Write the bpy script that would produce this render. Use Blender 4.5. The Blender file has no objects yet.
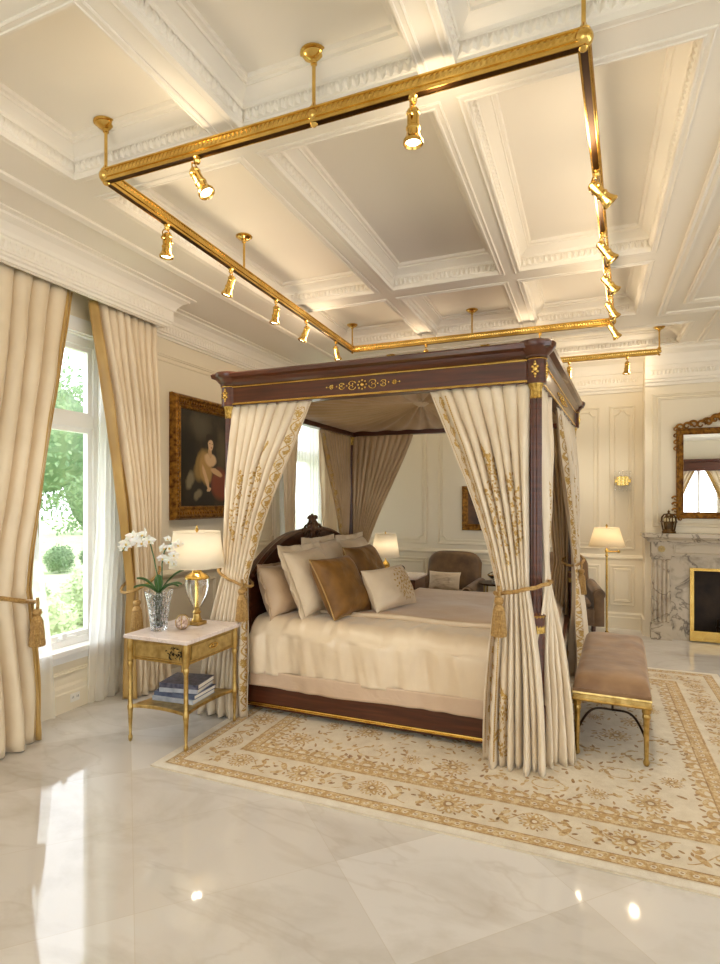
import bpy, bmesh, math, random
from mathutils import Vector, Matrix, noise
random.seed(7)
PI = math.pi
C = bpy.context.scene.collection
sc = bpy.context.scene

# ------------------------------------------------------------------ mesh builder
class MB:
    def __init__(s): s.v = []; s.f = []; s.m = []
    def add(s, vs, fs, mi=0, M=None):
        n = len(s.v)
        if M is not None: vs = [M @ Vector(p) for p in vs]
        s.v += [tuple(p) for p in vs]
        for f in fs: s.f.append(tuple(i + n for i in f)); s.m.append(mi)
    def bx(s, x0, x1, y0, y1, z0, z1, mi=0, M=None):
        e = (len(s.f) // 6 % 5)*.00015      # keeps abutting boxes of one mesh from sharing a plane
        vs = [(x, y, z) for x in (x0-e, x1+e) for y in (y0-e, y1+e) for z in (z0-e*.5, z1+e)]
        s.add(vs, [(0,1,3,2),(4,6,7,5),(0,4,5,1),(2,3,7,6),(0,2,6,4),(1,5,7,3)], mi, M)
    def lathe(s, prof, n=24, M=None, mi=0, flute=0, fd=0):
        vs = []; fs = []
        for r, z in prof:
            for k in range(n):
                a = 2*PI*k/n; rr = r*(1 - fd*abs(math.cos(flute*a/2))) if flute else r
                vs.append((rr*math.cos(a), rr*math.sin(a), z))
        for i in range(len(prof)-1):
            for k in range(n):
                k2 = (k+1) % n
                fs.append((i*n+k, i*n+k2, (i+1)*n+k2, (i+1)*n+k))
        if prof[0][0] > 1e-5: fs.append(tuple(range(n))[::-1])
        if prof[-1][0] > 1e-5: fs.append(tuple((len(prof)-1)*n+k for k in range(n)))
        s.add(vs, fs, mi, M)
    def ball(s, c, r, n=12, m=8, mi=0, sc_=(1,1,1)):
        prof = [(max(1e-6, math.sin(PI*i/m)), -math.cos(PI*i/m)) for i in range(m+1)]
        M = Matrix.Translation(c) @ Matrix.Diagonal((r*sc_[0], r*sc_[1], r*sc_[2], 1))
        s.lathe(prof, n, M, mi)
    def tube(s, pts, r, n=8, closed=False, mi=0, twist=0):
        pts = [Vector(p) for p in pts]; N = len(pts); vs = []; fs = []
        up = None
        for i in range(N):
            a = pts[(i-1) % N] if (closed or i > 0) else pts[i]
            b = pts[(i+1) % N] if (closed or i < N-1) else pts[i]
            t = (b-a).normalized()
            if up is None:
                up = Vector((0,0,1)) if abs(t.z) < .9 else Vector((1,0,0))
            e = t.cross(up).normalized(); up = e.cross(t).normalized()
            rr = r[i] if isinstance(r, (list, tuple)) else r
            for k in range(n):
                an = 2*PI*k/n
                q = rr*(1 + (.22*math.sin(3*an + twist*i) if twist else 0))
                vs.append(pts[i] + (e*math.cos(an) + up*math.sin(an))*q)
        M_ = N if closed else N-1
        for i in range(M_):
            j = (i+1) % N
            for k in range(n):
                k2 = (k+1) % n
                fs.append((i*n+k, i*n+k2, j*n+k2, j*n+k))
        if not closed:
            fs.append(tuple(range(n))[::-1]); fs.append(tuple((N-1)*n+k for k in range(n)))
        s.add(vs, fs, mi)
    def grid(s, P, nu, nv, mi=0, closeu=False, M=None):
        vs = [P(i/nu, j/nv) for j in range(nv+1) for i in range(nu + (0 if closeu else 1))]
        w = nu if closeu else nu+1; fs = []
        n0 = len(s.v)
        if M is not None: vs = [M @ Vector(p) for p in vs]
        s.v += [tuple(p) for p in vs]
        for j in range(nv):
            for i in range(nu):
                i2 = (i+1) % w
                s.f.append((n0+j*w+i, n0+j*w+i2, n0+(j+1)*w+i2, n0+(j+1)*w+i))
                s.m.append(mi((i+.5)/nu, (j+.5)/nv) if callable(mi) else mi)
    def mould(s, path, prof, closed=True, fn=None, mi=0):
        # path: 2-D points, prof: (offset to the left of travel, height)
        fn = fn or (lambda a, b, h: (a, b, h)); N = len(path); P = [Vector(p) for p in path]; vs = []
        for i in range(N):
            if closed or 0 < i < N-1:
                d1 = (P[i]-P[(i-1) % N]).normalized(); d2 = (P[(i+1) % N]-P[i]).normalized()
            elif i == 0: d1 = d2 = (P[1]-P[0]).normalized()
            else: d1 = d2 = (P[i]-P[i-1]).normalized()
            n1 = Vector((-d1.y, d1.x)); n2 = Vector((-d2.y, d2.x))
            m = n1+n2; m = m / max(.3, m.dot(n1))
            for d, h in prof:
                q = P[i] + m*d; vs.append(fn(q.x, q.y, h))
        k = len(prof); fs = []
        for i in range(N if closed else N-1):
            j = (i+1) % N
            for a in range(k-1):
                fs.append((i*k+a, j*k+a, j*k+a+1, i*k+a+1))
        s.add(vs, fs, mi)
    def build(s, name, mats, parent=None, smooth=True, angle=None, bev=0, recalc=True, loc=None, solid=0):
        me = bpy.data.meshes.new(name)
        me.from_pydata(s.v, [], s.f)
        if not isinstance(mats, (list, tuple)): mats = [mats]
        for m in mats: me.materials.append(m)
        me.polygons.foreach_set('material_index', s.m)
        if recalc:
            bm = bmesh.new(); bm.from_mesh(me); bmesh.ops.recalc_face_normals(bm, faces=bm.faces); bm.to_mesh(me); bm.free()
        if smooth:
            me.polygons.foreach_set('use_smooth', [True]*len(me.polygons))
            me.set_sharp_from_angle(angle=math.radians(angle or 35))
        me.update()
        o = bpy.data.objects.new(name, me); C.objects.link(o)
        if parent: o.parent = parent
        if loc: o.location = loc
        if bev:
            b = o.modifiers.new('bevel', 'BEVEL'); b.width = bev; b.segments = 2; b.limit_method = 'ANGLE'
        if solid:
            b = o.modifiers.new('solid', 'SOLIDIFY'); b.thickness = solid
        return o

def T(x, y, z): return Matrix.Translation((x, y, z))
def Rm(a, ax): return Matrix.Rotation(math.radians(a), 4, ax)
def thing(name, label, cat, loc=(0,0,0), rz=0, group=None):
    o = bpy.data.objects.new(name, None); C.objects.link(o)
    o.location = loc; o.rotation_euler = (0, 0, rz); o.empty_display_size = .1
    return tag(o, label, cat, group)
def tag(o, label=None, cat=None, group=None, kind=None):
    if label: o['label'] = label
    if cat: o['category'] = cat
    if group: o['group'] = group
    if kind: o['kind'] = kind
    return o
def struct(o, label=None): return tag(o, label, kind='structure')

# ------------------------------------------------------------------ materials
def srgb(r, g, b):
    def c(x):
        x /= 255
        return x/12.92 if x <= .04045 else ((x+.055)/1.055)**2.4
    return (c(r), c(g), c(b), 1)
class NT:
    def __init__(s, name):
        s.m = bpy.data.materials.new(name); s.m.use_nodes = True
        s.t = s.m.node_tree; s.b = s.t.nodes['Principled BSDF']; s.out = s.t.nodes['Material Output']
        s.co = s.t.nodes.new('ShaderNodeTexCoord')
    def n(s, k, **kw):
        x = s.t.nodes.new('ShaderNode'+k)
        for a, b in kw.items(): setattr(x, a, b)
        return x
    def l(s, a, b): s.t.links.new(a, b)
    def noise(s, scale, detail=3, coord='Object', rough=.5, dist=0, stretch=None):
        x = s.n('TexNoise'); x.inputs['Scale'].default_value = scale; x.inputs['Detail'].default_value = detail
        x.inputs['Roughness'].default_value = rough; x.inputs['Distortion'].default_value = dist
        v = s.co.outputs[coord]
        if stretch:
            mp = s.n('Mapping'); mp.inputs['Scale'].default_value = stretch[:3]
            if len(stretch) > 3: mp.inputs['Rotation'].default_value = stretch[3]
            s.l(v, mp.inputs[0]); v = mp.outputs[0]
        s.l(v, x.inputs['Vector']); return x.outputs['Fac']
    def ramp(s, fac, stops):
        r = s.n('ValToRGB'); e = r.color_ramp.elements
        while len(e) < len(stops): e.new(.5)
        for i, (p, c) in enumerate(stops): e[i].position = p; e[i].color = c
        s.l(fac, r.inputs[0]); return r.outputs[0]
    def mix(s, fac, a, b, mode='MIX'):
        x = s.n('Mix', data_type='RGBA', blend_type=mode)
        for sock, v in ((0, fac), (6, a), (7, b)):
            if hasattr(v, 'is_output'): s.l(v, x.inputs[sock])
            else: x.inputs[sock].default_value = v
        return x.outputs[2]
    def math(s, op, a, b=0, c=None):
        x = s.n('Math', operation=op)
        for i, v in enumerate((a, b) if c is None else (a, b, c)):
            if hasattr(v, 'is_output'): s.l(v, x.inputs[i])
            else: x.inputs[i].default_value = v
        return x.outputs[0]
    def bump(s, h, st=.3, d=.01):
        x = s.n('Bump'); x.inputs['Strength'].default_value = st; x.inputs['Distance'].default_value = d
        s.l(h, x.inputs['Height']); s.l(x.outputs[0], s.b.inputs['Normal'])
    def set(s, **kw):
        for k, v in kw.items():
            i = s.b.inputs[k.replace('_', ' ')]
            if hasattr(v, 'is_output'): s.l(v, i)
            else: i.default_value = v
def mat(name, col, rough=.5, metal=0, var=None, vs=5, bump=0, bs=50, bd=.003, stretch=None, **kw):
    N = NT(name); c = col
    if var:
        c = N.ramp(N.noise(vs, 4, stretch=stretch), [(.3, var), (.7, col)])
    N.set(Base_Color=c, Roughness=rough, Metallic=metal)
    if bump: N.bump(N.noise(bs, 3), bump, bd)
    for k, v in kw.items(): N.set(**{k: v})
    return N.m

M = {}
M['wall'] = mat('cream wall paint', srgb(236,225,201), .55, bump=.03, bs=300, bd=.001)
M['ceil'] = mat('ceiling plaster', srgb(243,236,222), .6)
M['white'] = mat('white window paint', srgb(246,246,244), .35)
M['gold'] = mat('polished brass', srgb(226,192,112), .2, 1, var=srgb(206,168,88), vs=12)
M['goldorn'] = mat('chased brass', srgb(222,186,104), .3, 1, var=srgb(140,106,46), vs=60, bump=.8, bs=110, bd=.006)
M['softgold'] = mat('gilt furniture metal', srgb(216,188,122), .34, 1, var=srgb(172,140,76), vs=25, bump=.15, bs=60)
M['giltwood'] = mat('antique gilt wood', srgb(176,126,50), .38, .75, var=srgb(88,50,16), vs=28, bump=.9, bs=70, bd=.008)
M['darkchan'] = mat('dark brass channel', srgb(70,45,20), .35, 1)
M['blackiron'] = mat('dark bronze iron', srgb(60,42,26), .4, .8)
def wood():
    N = NT('polished mahogany')
    f = N.noise(3, 4, stretch=(1, 4, 14), dist=.2)
    c = N.ramp(f, [(.25, srgb(60,27,13)), (.55, srgb(84,40,21)), (.8, srgb(104,54,30))])
    N.set(Base_Color=c, Roughness=.28, Coat_Weight=.3, Coat_Roughness=.08); return N.m
M['wood'] = wood()
def fabric(name, col, col2, rough=.6, sheen=.4, fine=250, coat=0, vs=3, wrinkle=0, sub=0):
    N = NT(name)
    c = N.ramp(N.noise(vs, 3), [(.35, col2), (.65, col)])
    N.set(Base_Color=c, Roughness=rough, Sheen_Weight=sheen, Sheen_Roughness=.4)
    h = N.noise(fine, 2)
    if wrinkle:
        h2 = N.noise(wrinkle, 3, dist=.6); h = N.math('ADD', N.math('MULTIPLY', h, .06), h2)
        N.bump(h, .35, .02)
    else: N.bump(h, .12, .002)
    return N.m
M['bedsilk'] = fabric('ivory silk drape', srgb(234,219,194), srgb(225,208,181), .34, .3)
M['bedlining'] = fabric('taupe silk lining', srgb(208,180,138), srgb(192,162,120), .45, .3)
M['embroid'] = mat('gold embroidery thread', srgb(212,176,104), .4, .25, var=srgb(178,138,66), vs=90, bump=.4, bs=200)
M['winsilk'] = fabric('sand silk curtain', srgb(232,214,184), srgb(222,203,172), .4, .3)
M['wingold'] = fabric('gold satin edging', srgb(196,160,92), srgb(172,136,70), .32, .4)
def sheerm():
    N = NT('white voile'); N.set(Base_Color=(1,1,.98,1), Roughness=.8)
    tr = N.n('BsdfTranslucent'); tr.inputs[0].default_value = (1,1,.99,1)
    tp = N.n('BsdfTransparent')
    m1 = N.n('MixShader'); m1.inputs[0].default_value = .7; N.l(N.b.outputs[0], m1.inputs[1]); N.l(tr.outputs[0], m1.inputs[2])
    m2 = N.n('MixShader'); m2.inputs[0].default_value = .45; N.l(m1.outputs[0], m2.inputs[1]); N.l(tp.outputs[0], m2.inputs[2])
    N.l(m2.outputs[0], N.out.inputs[0]); return N.m
M['sheer'] = sheerm()
M['satin'] = fabric('champagne satin', srgb(238,220,192), srgb(228,207,176), .27, .5, wrinkle=7)
M['quilt'] = fabric('matte champagne quilt', srgb(212,178,134), srgb(200,164,120), .5, .5, wrinkle=6)
M['hem'] = fabric('blush linen hem', srgb(216,190,164), srgb(205,178,150), .45, .3, wrinkle=9)
M['linen'] = fabric('cream pillow linen', srgb(230,212,184), srgb(220,200,170), .55, .3, wrinkle=10)
M['beige'] = fabric('beige pillow silk', srgb(205,178,146), srgb(192,163,130), .42, .4, wrinkle=10)
M['goldvelvet'] = fabric('old gold velvet', srgb(138,96,36), srgb(108,72,24), .5, .15, vs=8, wrinkle=11)
M['brownvelvet'] = fabric('brown velvet', srgb(120,90,56), srgb(84,60,36), .55, .25, vs=7, wrinkle=6)
M['benchvelvet'] = fabric('mocha bench velvet', srgb(164,128,90), srgb(132,98,66), .5, .35, vs=6, wrinkle=5)
M['chairskirt'] = fabric('pale chair silk', srgb(206,184,152), srgb(180,152,118), .5, .5, vs=8)
M['cord'] = mat('gold twisted cord', srgb(196,160,98), .55, .1, var=srgb(150,112,58), vs=80, bump=.5, bs=180)
def rugm(name, col, col2, mottle=None):
    N = NT(name); c = N.ramp(N.noise(9, 5, rough=.7), [(.35, col2), (.65, col)])
    if mottle: c = N.mix(N.ramp(N.noise(46, 4, rough=.65), [(.46, (0,0,0,1)), (.60, (1,1,1,1))]), c, mottle)
    f = N.noise(420, 2); c = N.mix(.25, c, N.ramp(f, [(.3, (.25,.2,.14,1)), (.7, (.9,.85,.75,1))]), 'OVERLAY')
    N.set(Base_Color=c, Roughness=.95, Sheen_Weight=.3); N.bump(f, .4, .004); return N.m
M['rug'] = rugm('ivory wool pile', srgb(226,214,192), srgb(210,196,172))
M['ruggold'] = rugm('gold wool pile', srgb(194,158,98), srgb(174,136,74), srgb(214,192,148))
M['rugbrown'] = rugm('bronze wool pile', srgb(160,122,66), srgb(140,102,52), srgb(184,148,92))
M['rugpale'] = rugm('pale wool binding', srgb(232,225,210), srgb(215,205,188))
def marble(name, base, vein, vein2, rough, scale=1.2, tiles=False, amount=.5, det=4):
    N = NT(name)
    w = N.noise(scale*1.3, 6, rough=.62, dist=.5, stretch=(1, 1.8, 1, (0,0,.6)))
    c = N.ramp(w, [(.3, vein2), (.5, base), (.7, base), (.82, vein2)])
    v = N.noise(scale*.9, det, rough=.5, dist=.9, stretch=(1, 2.2, 1, (.3,.2,-.5)))
    d = N.math('ABSOLUTE', N.math('SUBTRACT', v, .5))
    vf = N.ramp(d, [(0, (1,1,1,1)), (.022, (0,0,0,1))])
    c = N.mix(N.math('MULTIPLY', vf, amount), c, vein)
    if tiles:
        sp = N.n('SeparateXYZ'); N.l(N.co.outputs['Object'], sp.inputs[0])
        def fam(e, off, per):
            q = N.math('DIVIDE', N.math('SUBTRACT', e, off), per)
            fr = N.math('ABSOLUTE', N.math('SUBTRACT', N.math('FRACT', N.math('ADD', q, 100.5)), .5))
            return N.math('LESS_THAN', fr, .0022/per), N.math('FLOOR', N.math('ADD', q, 100))
        s1 = N.math('ADD', sp.outputs[0], sp.outputs[1]); s2 = N.math('SUBTRACT', sp.outputs[1], sp.outputs[0])
        j1, t1 = fam(s1, .035, 1.1); j2, t2 = fam(s2, 2.27, .82)
        j = N.math('MAXIMUM', j1, j2)
        wn = N.n('TexWhiteNoise', noise_dimensions='2D'); cb = N.n('CombineXYZ'); N.l(t1, cb.inputs[0]); N.l(t2, cb.inputs[1]); N.l(cb.outputs[0], wn.inputs[0])
        tint = N.ramp(wn.outputs[0], [(0, (.84,.82,.79,1)), (1, (1,1,1,1))])
        c = N.mix(1.0, c, tint, 'MULTIPLY')
        c = N.mix(N.math('MULTIPLY', j, .35), c, srgb(190,176,152))
        N.set(Specular_IOR_Level=.8)
    N.set(Base_Color=c, Roughness=rough, IOR=1.55); return N.m
M['floor'] = marble('polished cream marble', srgb(222,218,213), srgb(184,172,156), srgb(203,197,188), .05, 1.1, True, .22)
M['firemarble'] = marble('grey veined marble', srgb(196,182,160), srgb(100,88,76), srgb(138,124,106), .18, 3.4, False, .9, 5)
M['topmarble'] = marble('white marble top', srgb(238,226,222), srgb(205,188,182), srgb(228,212,206), .1, 5, False, .5)
def glassm(name, rough=0, bump=0, col=(1,1,1,1), bs=60):
    N = NT(name); N.set(Base_Color=col, Roughness=rough, Transmission_Weight=1.0, IOR=1.5)
    if bump:
        v = N.n('TexVoronoi'); v.inputs['Scale'].default_value = bs; N.l(N.co.outputs['Object'], v.inputs['Vector'])
        N.bump(v.outputs['Distance'], bump, .01)
    return N.m
M['crystal'] = glassm('cut crystal', 0, .8)
M['urn'] = glassm('clear lamp glass')
def panem():
    N = NT('window glass'); g = N.n('BsdfGlossy'); g.inputs['Roughness'].default_value = 0; tp = N.n('BsdfTransparent')
    mx = N.n('MixShader'); mx.inputs[0].default_value = .05
    N.l(tp.outputs[0], mx.inputs[1]); N.l(g.outputs[0], mx.inputs[2]); N.l(mx.outputs[0], N.out.inputs[0]); return N.m
M['pane'] = panem()
M['mirror'] = mat('mirror silvering', (.92,.92,.9,1), .01, 1)
M['black'] = mat('soot black firebox', srgb(40,30,22), .75, var=srgb(64,48,34), vs=8, bump=.5, bs=20)
M['log'] = mat('charred log', srgb(70,52,40), .9, var=srgb(30,22,18), vs=14, bump=.8, bs=30, bd=.01)
M['leaf'] = mat('orchid leaf green', srgb(70,112,48), .35, var=srgb(40,82,32), vs=14)
M['petal'] = mat('white orchid petal', srgb(250,248,242), .6, Subsurface_Weight=.2)
M['lip'] = mat('orchid lip yellow', srgb(226,196,110), .6)
M['moss'] = mat('green moss stems', srgb(66,100,52), .8, var=srgb(150,170,130), vs=60, bump=.8, bs=80)
def shadem(name, col):
    N = NT(name); N.set(Base_Color=col, Roughness=.8)
    tr = N.n('BsdfTranslucent'); tr.inputs[0].default_value = col
    m1 = N.n('MixShader'); m1.inputs[0].default_value = .5; N.l(N.b.outputs[0], m1.inputs[1]); N.l(tr.outputs[0], m1.inputs[2]); N.l(m1.outputs[0], N.out.inputs[0])
    return N.m
M['shade'] = shadem('cream lampshade silk', srgb(252,246,232))
M['shade2'] = shadem('pleated shade silk', srgb(251,240,216))
def emit(name, col, st):
    N = NT(name); N.set(Base_Color=(0,0,0,1), Emission_Color=col, Emission_Strength=st); return N.m
M['bulb'] = emit('halogen lens', (1,.86,.62,1), 8)
M['bookblue'] = mat('slate blue book cloth', srgb(104,116,142), .5, var=srgb(66,76,102), vs=20)
M['booknavy'] = mat('navy book cover', srgb(48,50,72), .35, var=srgb(110,110,128), vs=40)
M['bookgrey'] = mat('pale grey book cover', srgb(206,208,214), .5, var=srgb(160,165,176), vs=18)
M['bookpages'] = mat('book pages', srgb(232,226,212), .8)
M['pearl'] = mat('mother of pearl', srgb(240,226,214), .2, 0, var=srgb(205,170,150), vs=30)
M['enamel'] = mat('gilded lacquer panel', srgb(196,168,104), .35, .35, var=srgb(152,124,66), vs=22)
M['darkenamel'] = mat('black floral inlay', srgb(40,36,26), .3, .2)
M['clock'] = mat('aged bronze', srgb(120,88,46), .4, .8, var=srgb(60,40,20), vs=40)
M['frosted'] = glassm('clear glass rod', .05, .3, (1,1,1,1), 30)
M['grass'] = mat('lawn grass', srgb(190,200,158), .9, var=srgb(172,186,140), vs=3, bump=.6, bs=12, bd=.05)
def leafm(name, a, b):
    N = NT(name); c = N.ramp(N.noise(1.5, 3), [(.35, a), (.65, b)]); N.set(Base_Color=c, Roughness=.6)
    tr = N.n('BsdfTranslucent'); N.l(c, tr.inputs[0]); m1 = N.n('MixShader'); m1.inputs[0].default_value = .4
    N.l(N.b.outputs[0], m1.inputs[1]); N.l(tr.outputs[0], m1.inputs[2]); N.l(m1.outputs[0], N.out.inputs[0]); return N.m
M['tree1'] = leafm('bright tree foliage', srgb(158,180,132), srgb(200,212,178))
M['tree2'] = leafm('deep tree foliage', srgb(112,142,100), srgb(158,178,136))
M['tree3'] = leafm('pale shrub foliage', srgb(186,200,160), srgb(222,230,200))
M['bark'] = mat('bark', srgb(96,78,62), .9)
M['plastic'] = mat('outlet plastic', srgb(240,236,226), .4)
M['slot'] = mat('outlet slot', srgb(50,45,40), .6)

# ------------------------------------------------------------------ room constants
ZC, ZT = 3.15, 3.31
XL, YB, XR, YN = -3.45, 7.2, 4.6, -4.2
def Lw(y, z, h): return (XL+h, y, z)            # drawing on the left wall
def Bw(x, z, h): return (x, YB-h, z)            # drawing on the back wall
BX0, BX1, BY = .56, 2.56, 6.9                   # chimney breast
def Cw(x, z, h): return (x, BY-h, z)
def rect(a0, a1, b0, b1): return [(a0,b0),(a1,b0),(a1,b1),(a0,b1)]

# floor
mb = MB(); mb.bx(XL-.2, XR, YN, YB+.1, -.1, 0); struct(mb.build('floor', M['floor'], smooth=False))
# left wall with two openings (panels of wall around them)
W1 = (1.15, 3.22, .44, 2.72); W2 = (5.95, 6.85, .44, 2.72)
mb = MB(); ys = [YN, W1[0], W1[1], W2[0], W2[1], YB]
for i in range(5):
    if i in (1, 3):
        w = W1 if i == 1 else W2
        mb.bx(XL-.16, XL, ys[i], ys[i+1], 0, w[2]); mb.bx(XL-.16, XL, ys[i], ys[i+1], w[3], ZT+.05)
    else: mb.bx(XL-.16, XL, ys[i], ys[i+1], 0, ZT+.05)
struct(mb.build('wall_left', M['wall'], smooth=False))
mb = MB(); mb.bx(XL-.16, XR, YB, YB+.15, 0, ZT+.05); struct(mb.build('wall_back', M['wall'], smooth=False))
mb = MB()
OX0, OX1, OZ = 1.0, 2.12, .77
mb.bx(BX0, OX0, BY, YB, 0, ZC); mb.bx(OX1, BX1, BY, YB, 0, ZC); mb.bx(OX0, OX1, BY, YB, OZ, ZC)
struct(mb.build('wall_breast', M['wall'], smooth=False))
# wall behind the camera: a curtained window to the right, tall openings to the left
mb = MB(); RW = (2.3, 3.3, .5, 2.5)
mb.bx(1.0, RW[0], YN-.15, YN, 0, ZT); mb.bx(RW[1], XR, YN-.15, YN, 0, ZT); mb.bx(RW[0], RW[1], YN-.15, YN, 0, RW[2]); mb.bx(RW[0], RW[1], YN-.15, YN, RW[3], ZT)
mb.bx(XL, 1.0, YN-.15, YN, 2.75, ZT); mb.bx(XL, 1.0, YN-.15, YN, 0, .35)
for a, b in ((XL,-3.1),(-1.6,-1.1),(.5,1.0)): mb.bx(a, b, YN-.15, YN, .35, 2.75)
struct(mb.build('wall_front', M['wall'], smooth=False))

# right wall, outside the view, with three tall windows
mb = MB(); mb.bx(XR, XR+.15, YN, YB+.1, 2.75, ZT); mb.bx(XR, XR+.15, YN, YB+.1, 0, .35)
for a, b in ((YN,-3.2),(-1.7,-.6),(1.0,2.0),(3.6,YB+.1)): mb.bx(XR, XR+.15, a, b, .35, 2.75)
struct(mb.build('wall_right', M['wall'], smooth=False))
# ------------------------------------------------------------------ ceiling
cols = [(-2.45,-1.58), (-1.43,-.61), (-.47,.375)]
rows = [(.2,1.12), (1.35,2.1), (2.3,4.15), (4.36,5.5), (5.95,6.75)]
mb = MB(); mb.bx(XL-.1, XR, YN, YB+.1, ZT, ZT+.12)
prev = YN
for r in rows: mb.bx(XL-.1, XR, prev, r[0], ZC, ZT+.02); prev = r[1]
mb.bx(XL-.1, XR, prev, YB+.1, ZC, ZT+.02)
cells = []
for k, r in enumerate(rows):
    cc = cols[:2] + [(-.47, .86)] if k == 4 else cols
    p = XL-.1
    for c in cc: mb.bx(p, c[0], r[0], r[1], ZC, ZT+.02); p = c[1]; cells.append((c[0], c[1], r[0], r[1]))
    mb.bx(p, XR, r[0], r[1], ZC, ZT+.02)
struct(mb.build('ceiling', M['ceil'], smooth=False))
def leafrow(mb, p0, p1, nrm, z0, z1, pitch=.036, proud=.008):
    # acanthus-like relief along a straight frieze
    p0 = Vector(p0); p1 = Vector(p1); L = (p1-p0).length; n = max(1, int(L/pitch)); d = (p1-p0)/n; nr = Vector(nrm)
    t = d.normalized(); w = d.length
    for i in range(n):
        c = p0 + d*(i+.5)
        def q(u, v, h): return tuple(c + t*u*w + Vector((0,0,z0+(z1-z0)*v)) + nr*h*proud)
        vs = [q(-.42,0,0), q(.42,0,0), q(.30,.55,0), q(0,1,0), q(-.30,.55,0), q(0,.12,1.0), q(0,.55,1.3), q(0,.85,.4),
              q(-.5,.55,0), q(-.5,1,0), q(-.32,.85,.9), q(.5,.55,0), q(.5,1,0), q(.32,.85,.9)]
        mb.add(vs, [(0,1,5),(1,2,6,5),(2,3,7,6),(3,4,7),(4,6,7),(0,5,6,4),(8,10,9),(8,4,10),(10,3,9),(11,12,13),(11,13,2),(13,12,3)])
prof = [(-.036,0),(-.036,-.006),(-.03,-.009),(-.024,-.006),(-.010,-.006),(-.007,-.010),(.002,-.009),(.003,.018),(.009,.022),(.009,.078),(.014,.082),(.018,.094),(.036,.108),(.062,.126),(.068,.126),(.070,.138),(.085,.142),(.09,.162)]
mb = MB()
for x0, x1, y0, y1 in cells:
    mb.mould(rect(x0, x1, y0, y1), [(d, ZC+h) for d, h in prof])
    e = .009
    leafrow(mb, (x0+e,y0+e,0), (x1-e,y0+e,0), (0,1,0), ZC+.024, ZC+.076)
    leafrow(mb, (x0+e,y1-e,0), (x1-e,y1-e,0), (0,-1,0), ZC+.024, ZC+.076)
    leafrow(mb, (x0+e,y0+e,0), (x0+e,y1-e,0), (1,0,0), ZC+.024, ZC+.076)
    leafrow(mb, (x1-e,y0+e,0), (x1-e,y1-e,0), (-1,0,0), ZC+.024, ZC+.076)
struct(mb.build('trim_1', M['ceil'], smooth=False))
# raised frame bands beside the coffers
mb = MB()
band = [(0,ZC),(0,ZC-.014),(.012,ZC-.02),(.03,ZC-.01),(.05,ZC-.018),(.065,ZC-.014),(.065,ZC)]
mb.mould([(-2.72,-2),(.55,-2),(.55,5.62),(1.02,5.62),(1.02,6.86),(-2.72,6.86)], [(-d,z) for d, z in band])
mb.mould([(.72,-3),(4.3,-3),(4.3,5.35),(.72,5.35)], band)
struct(mb.build('trim_2', M['ceil'], smooth=False))
# cornices
def cornice(path, z1, drop, proj, name):
    m = MB(); k = drop; p = proj
    pf = [(0,z1-k),(.02,z1-k),(.024,z1-k*.93),(.04,z1-k*.9),(.04,z1-k*.84),(.05,z1-k*.82),(.05,z1-k*.48),(.062,z1-k*.45),(.07,z1-k*.36),(.1,z1-k*.2),(p*.75,z1-k*.12),(p*.78,z1-k*.12),(p*.8,z1-k*.06),(p,z1-k*.04),(p,z1)]
    m.mould(path, pf, closed=False)
    P = [Vector((a,b,0)) for a, b in path]
    for a, b in zip(P[:-1], P[1:]):
        t = (b-a).normalized(); nr = Vector((-t.y, t.x, 0))
        zz = z1-k*.65; leafrow(m, a+nr*.05+t*.05, b+nr*.05-t*.05, nr, zz-.028, zz+.028, .038, .007)
    struct(m.build(name, M['ceil'], smooth=False))
PX = -3.2; PY = 3.6
cornice([(XL,YB),(XL,PY)][::-1], ZC, .22, .17, 'x') if False else None
cornice([(BX1,BY),(BX0,BY)], ZC, .40, .22, 'trim_3')
cornice([(BX0,BY),(BX0,YB),(XL,YB),(XL,PY),(PX,PY),(PX,YN)][1:3], ZC, .40, .22, 'trim_4')
cornice([(XL,YB),(XL,PY)], ZC, .24, .18, 'trim_5')
cornice([(XL,PY),(PX,PY),(PX,YN)], ZC, .24, .18, 'trim_6')
cornice([(XR,YB),(BX1,YB),(BX1,BY)], ZC, .40, .22, 'trim_7')
mb = MB(); mb.bx(PX-.02, PX, YN, PY-.001, 2.905, ZC-.002); mb.bx(XL, PX, PY-.02, PY-.001, 2.905, ZC-.002)
struct(mb.build('trim_8', M['ceil'], smooth=False))

# ------------------------------------------------------------------ wall mouldings
thin = [(0,0),(.002,.012),(.010,.016),(.016,.009),(.024,.011),(.03,0)]
def panel(m, a0, a1, b0, b1, fn, notch=True, gap=.055):
    m.mould(rect(a0, a1, b0, b1), thin, fn=fn)
    if notch and a1-a0 > .2:
        g = gap; a0 += g; a1 -= g; b0 += g; b1 -= g; k = .05
        def corner(cx, cy, sx, sy):
            pts = []
            for i in range(7):
                a = PI/2*i/6
                pts.append((cx + sx*(k*math.cos(a)), cy + sy*(k*math.sin(a))))
            return pts
        path = corner(a0, b0, 1, 1)[::-1] + corner(a1, b0, -1, 1) + corner(a1, b1, -1, -1)[::-1] + corner(a0, b1, 1, -1)
        m.mould(path, [(d*.5,h*.6) for d, h in thin], fn=fn)
        for cx, cy, sx, sy in ((a0,b0,1,1),(a1,b0,-1,1),(a1,b1,-1,-1),(a0,b1,1,-1)):
            for i in range(5):
                a = PI/2*i/4; r = k*1.15
                c = fn(cx+sx*r*math.cos(a), cy+sy*r*math.sin(a), .006)
                m.ball(c, .011, 6, 4)
rail = [(0,0),(0,.012),(.012,.02),(.02,.03),(.034,.03),(.04,.018),(.05,.014),(.06,0)]
mb = MB()
panel(mb, 3.56, 5.75, .98, 2.78, Lw)
panel(mb, 3.56, 4.6, .26, .74, Lw, False); panel(mb, 4.72, 5.75, .26, .74, Lw, False)
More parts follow.
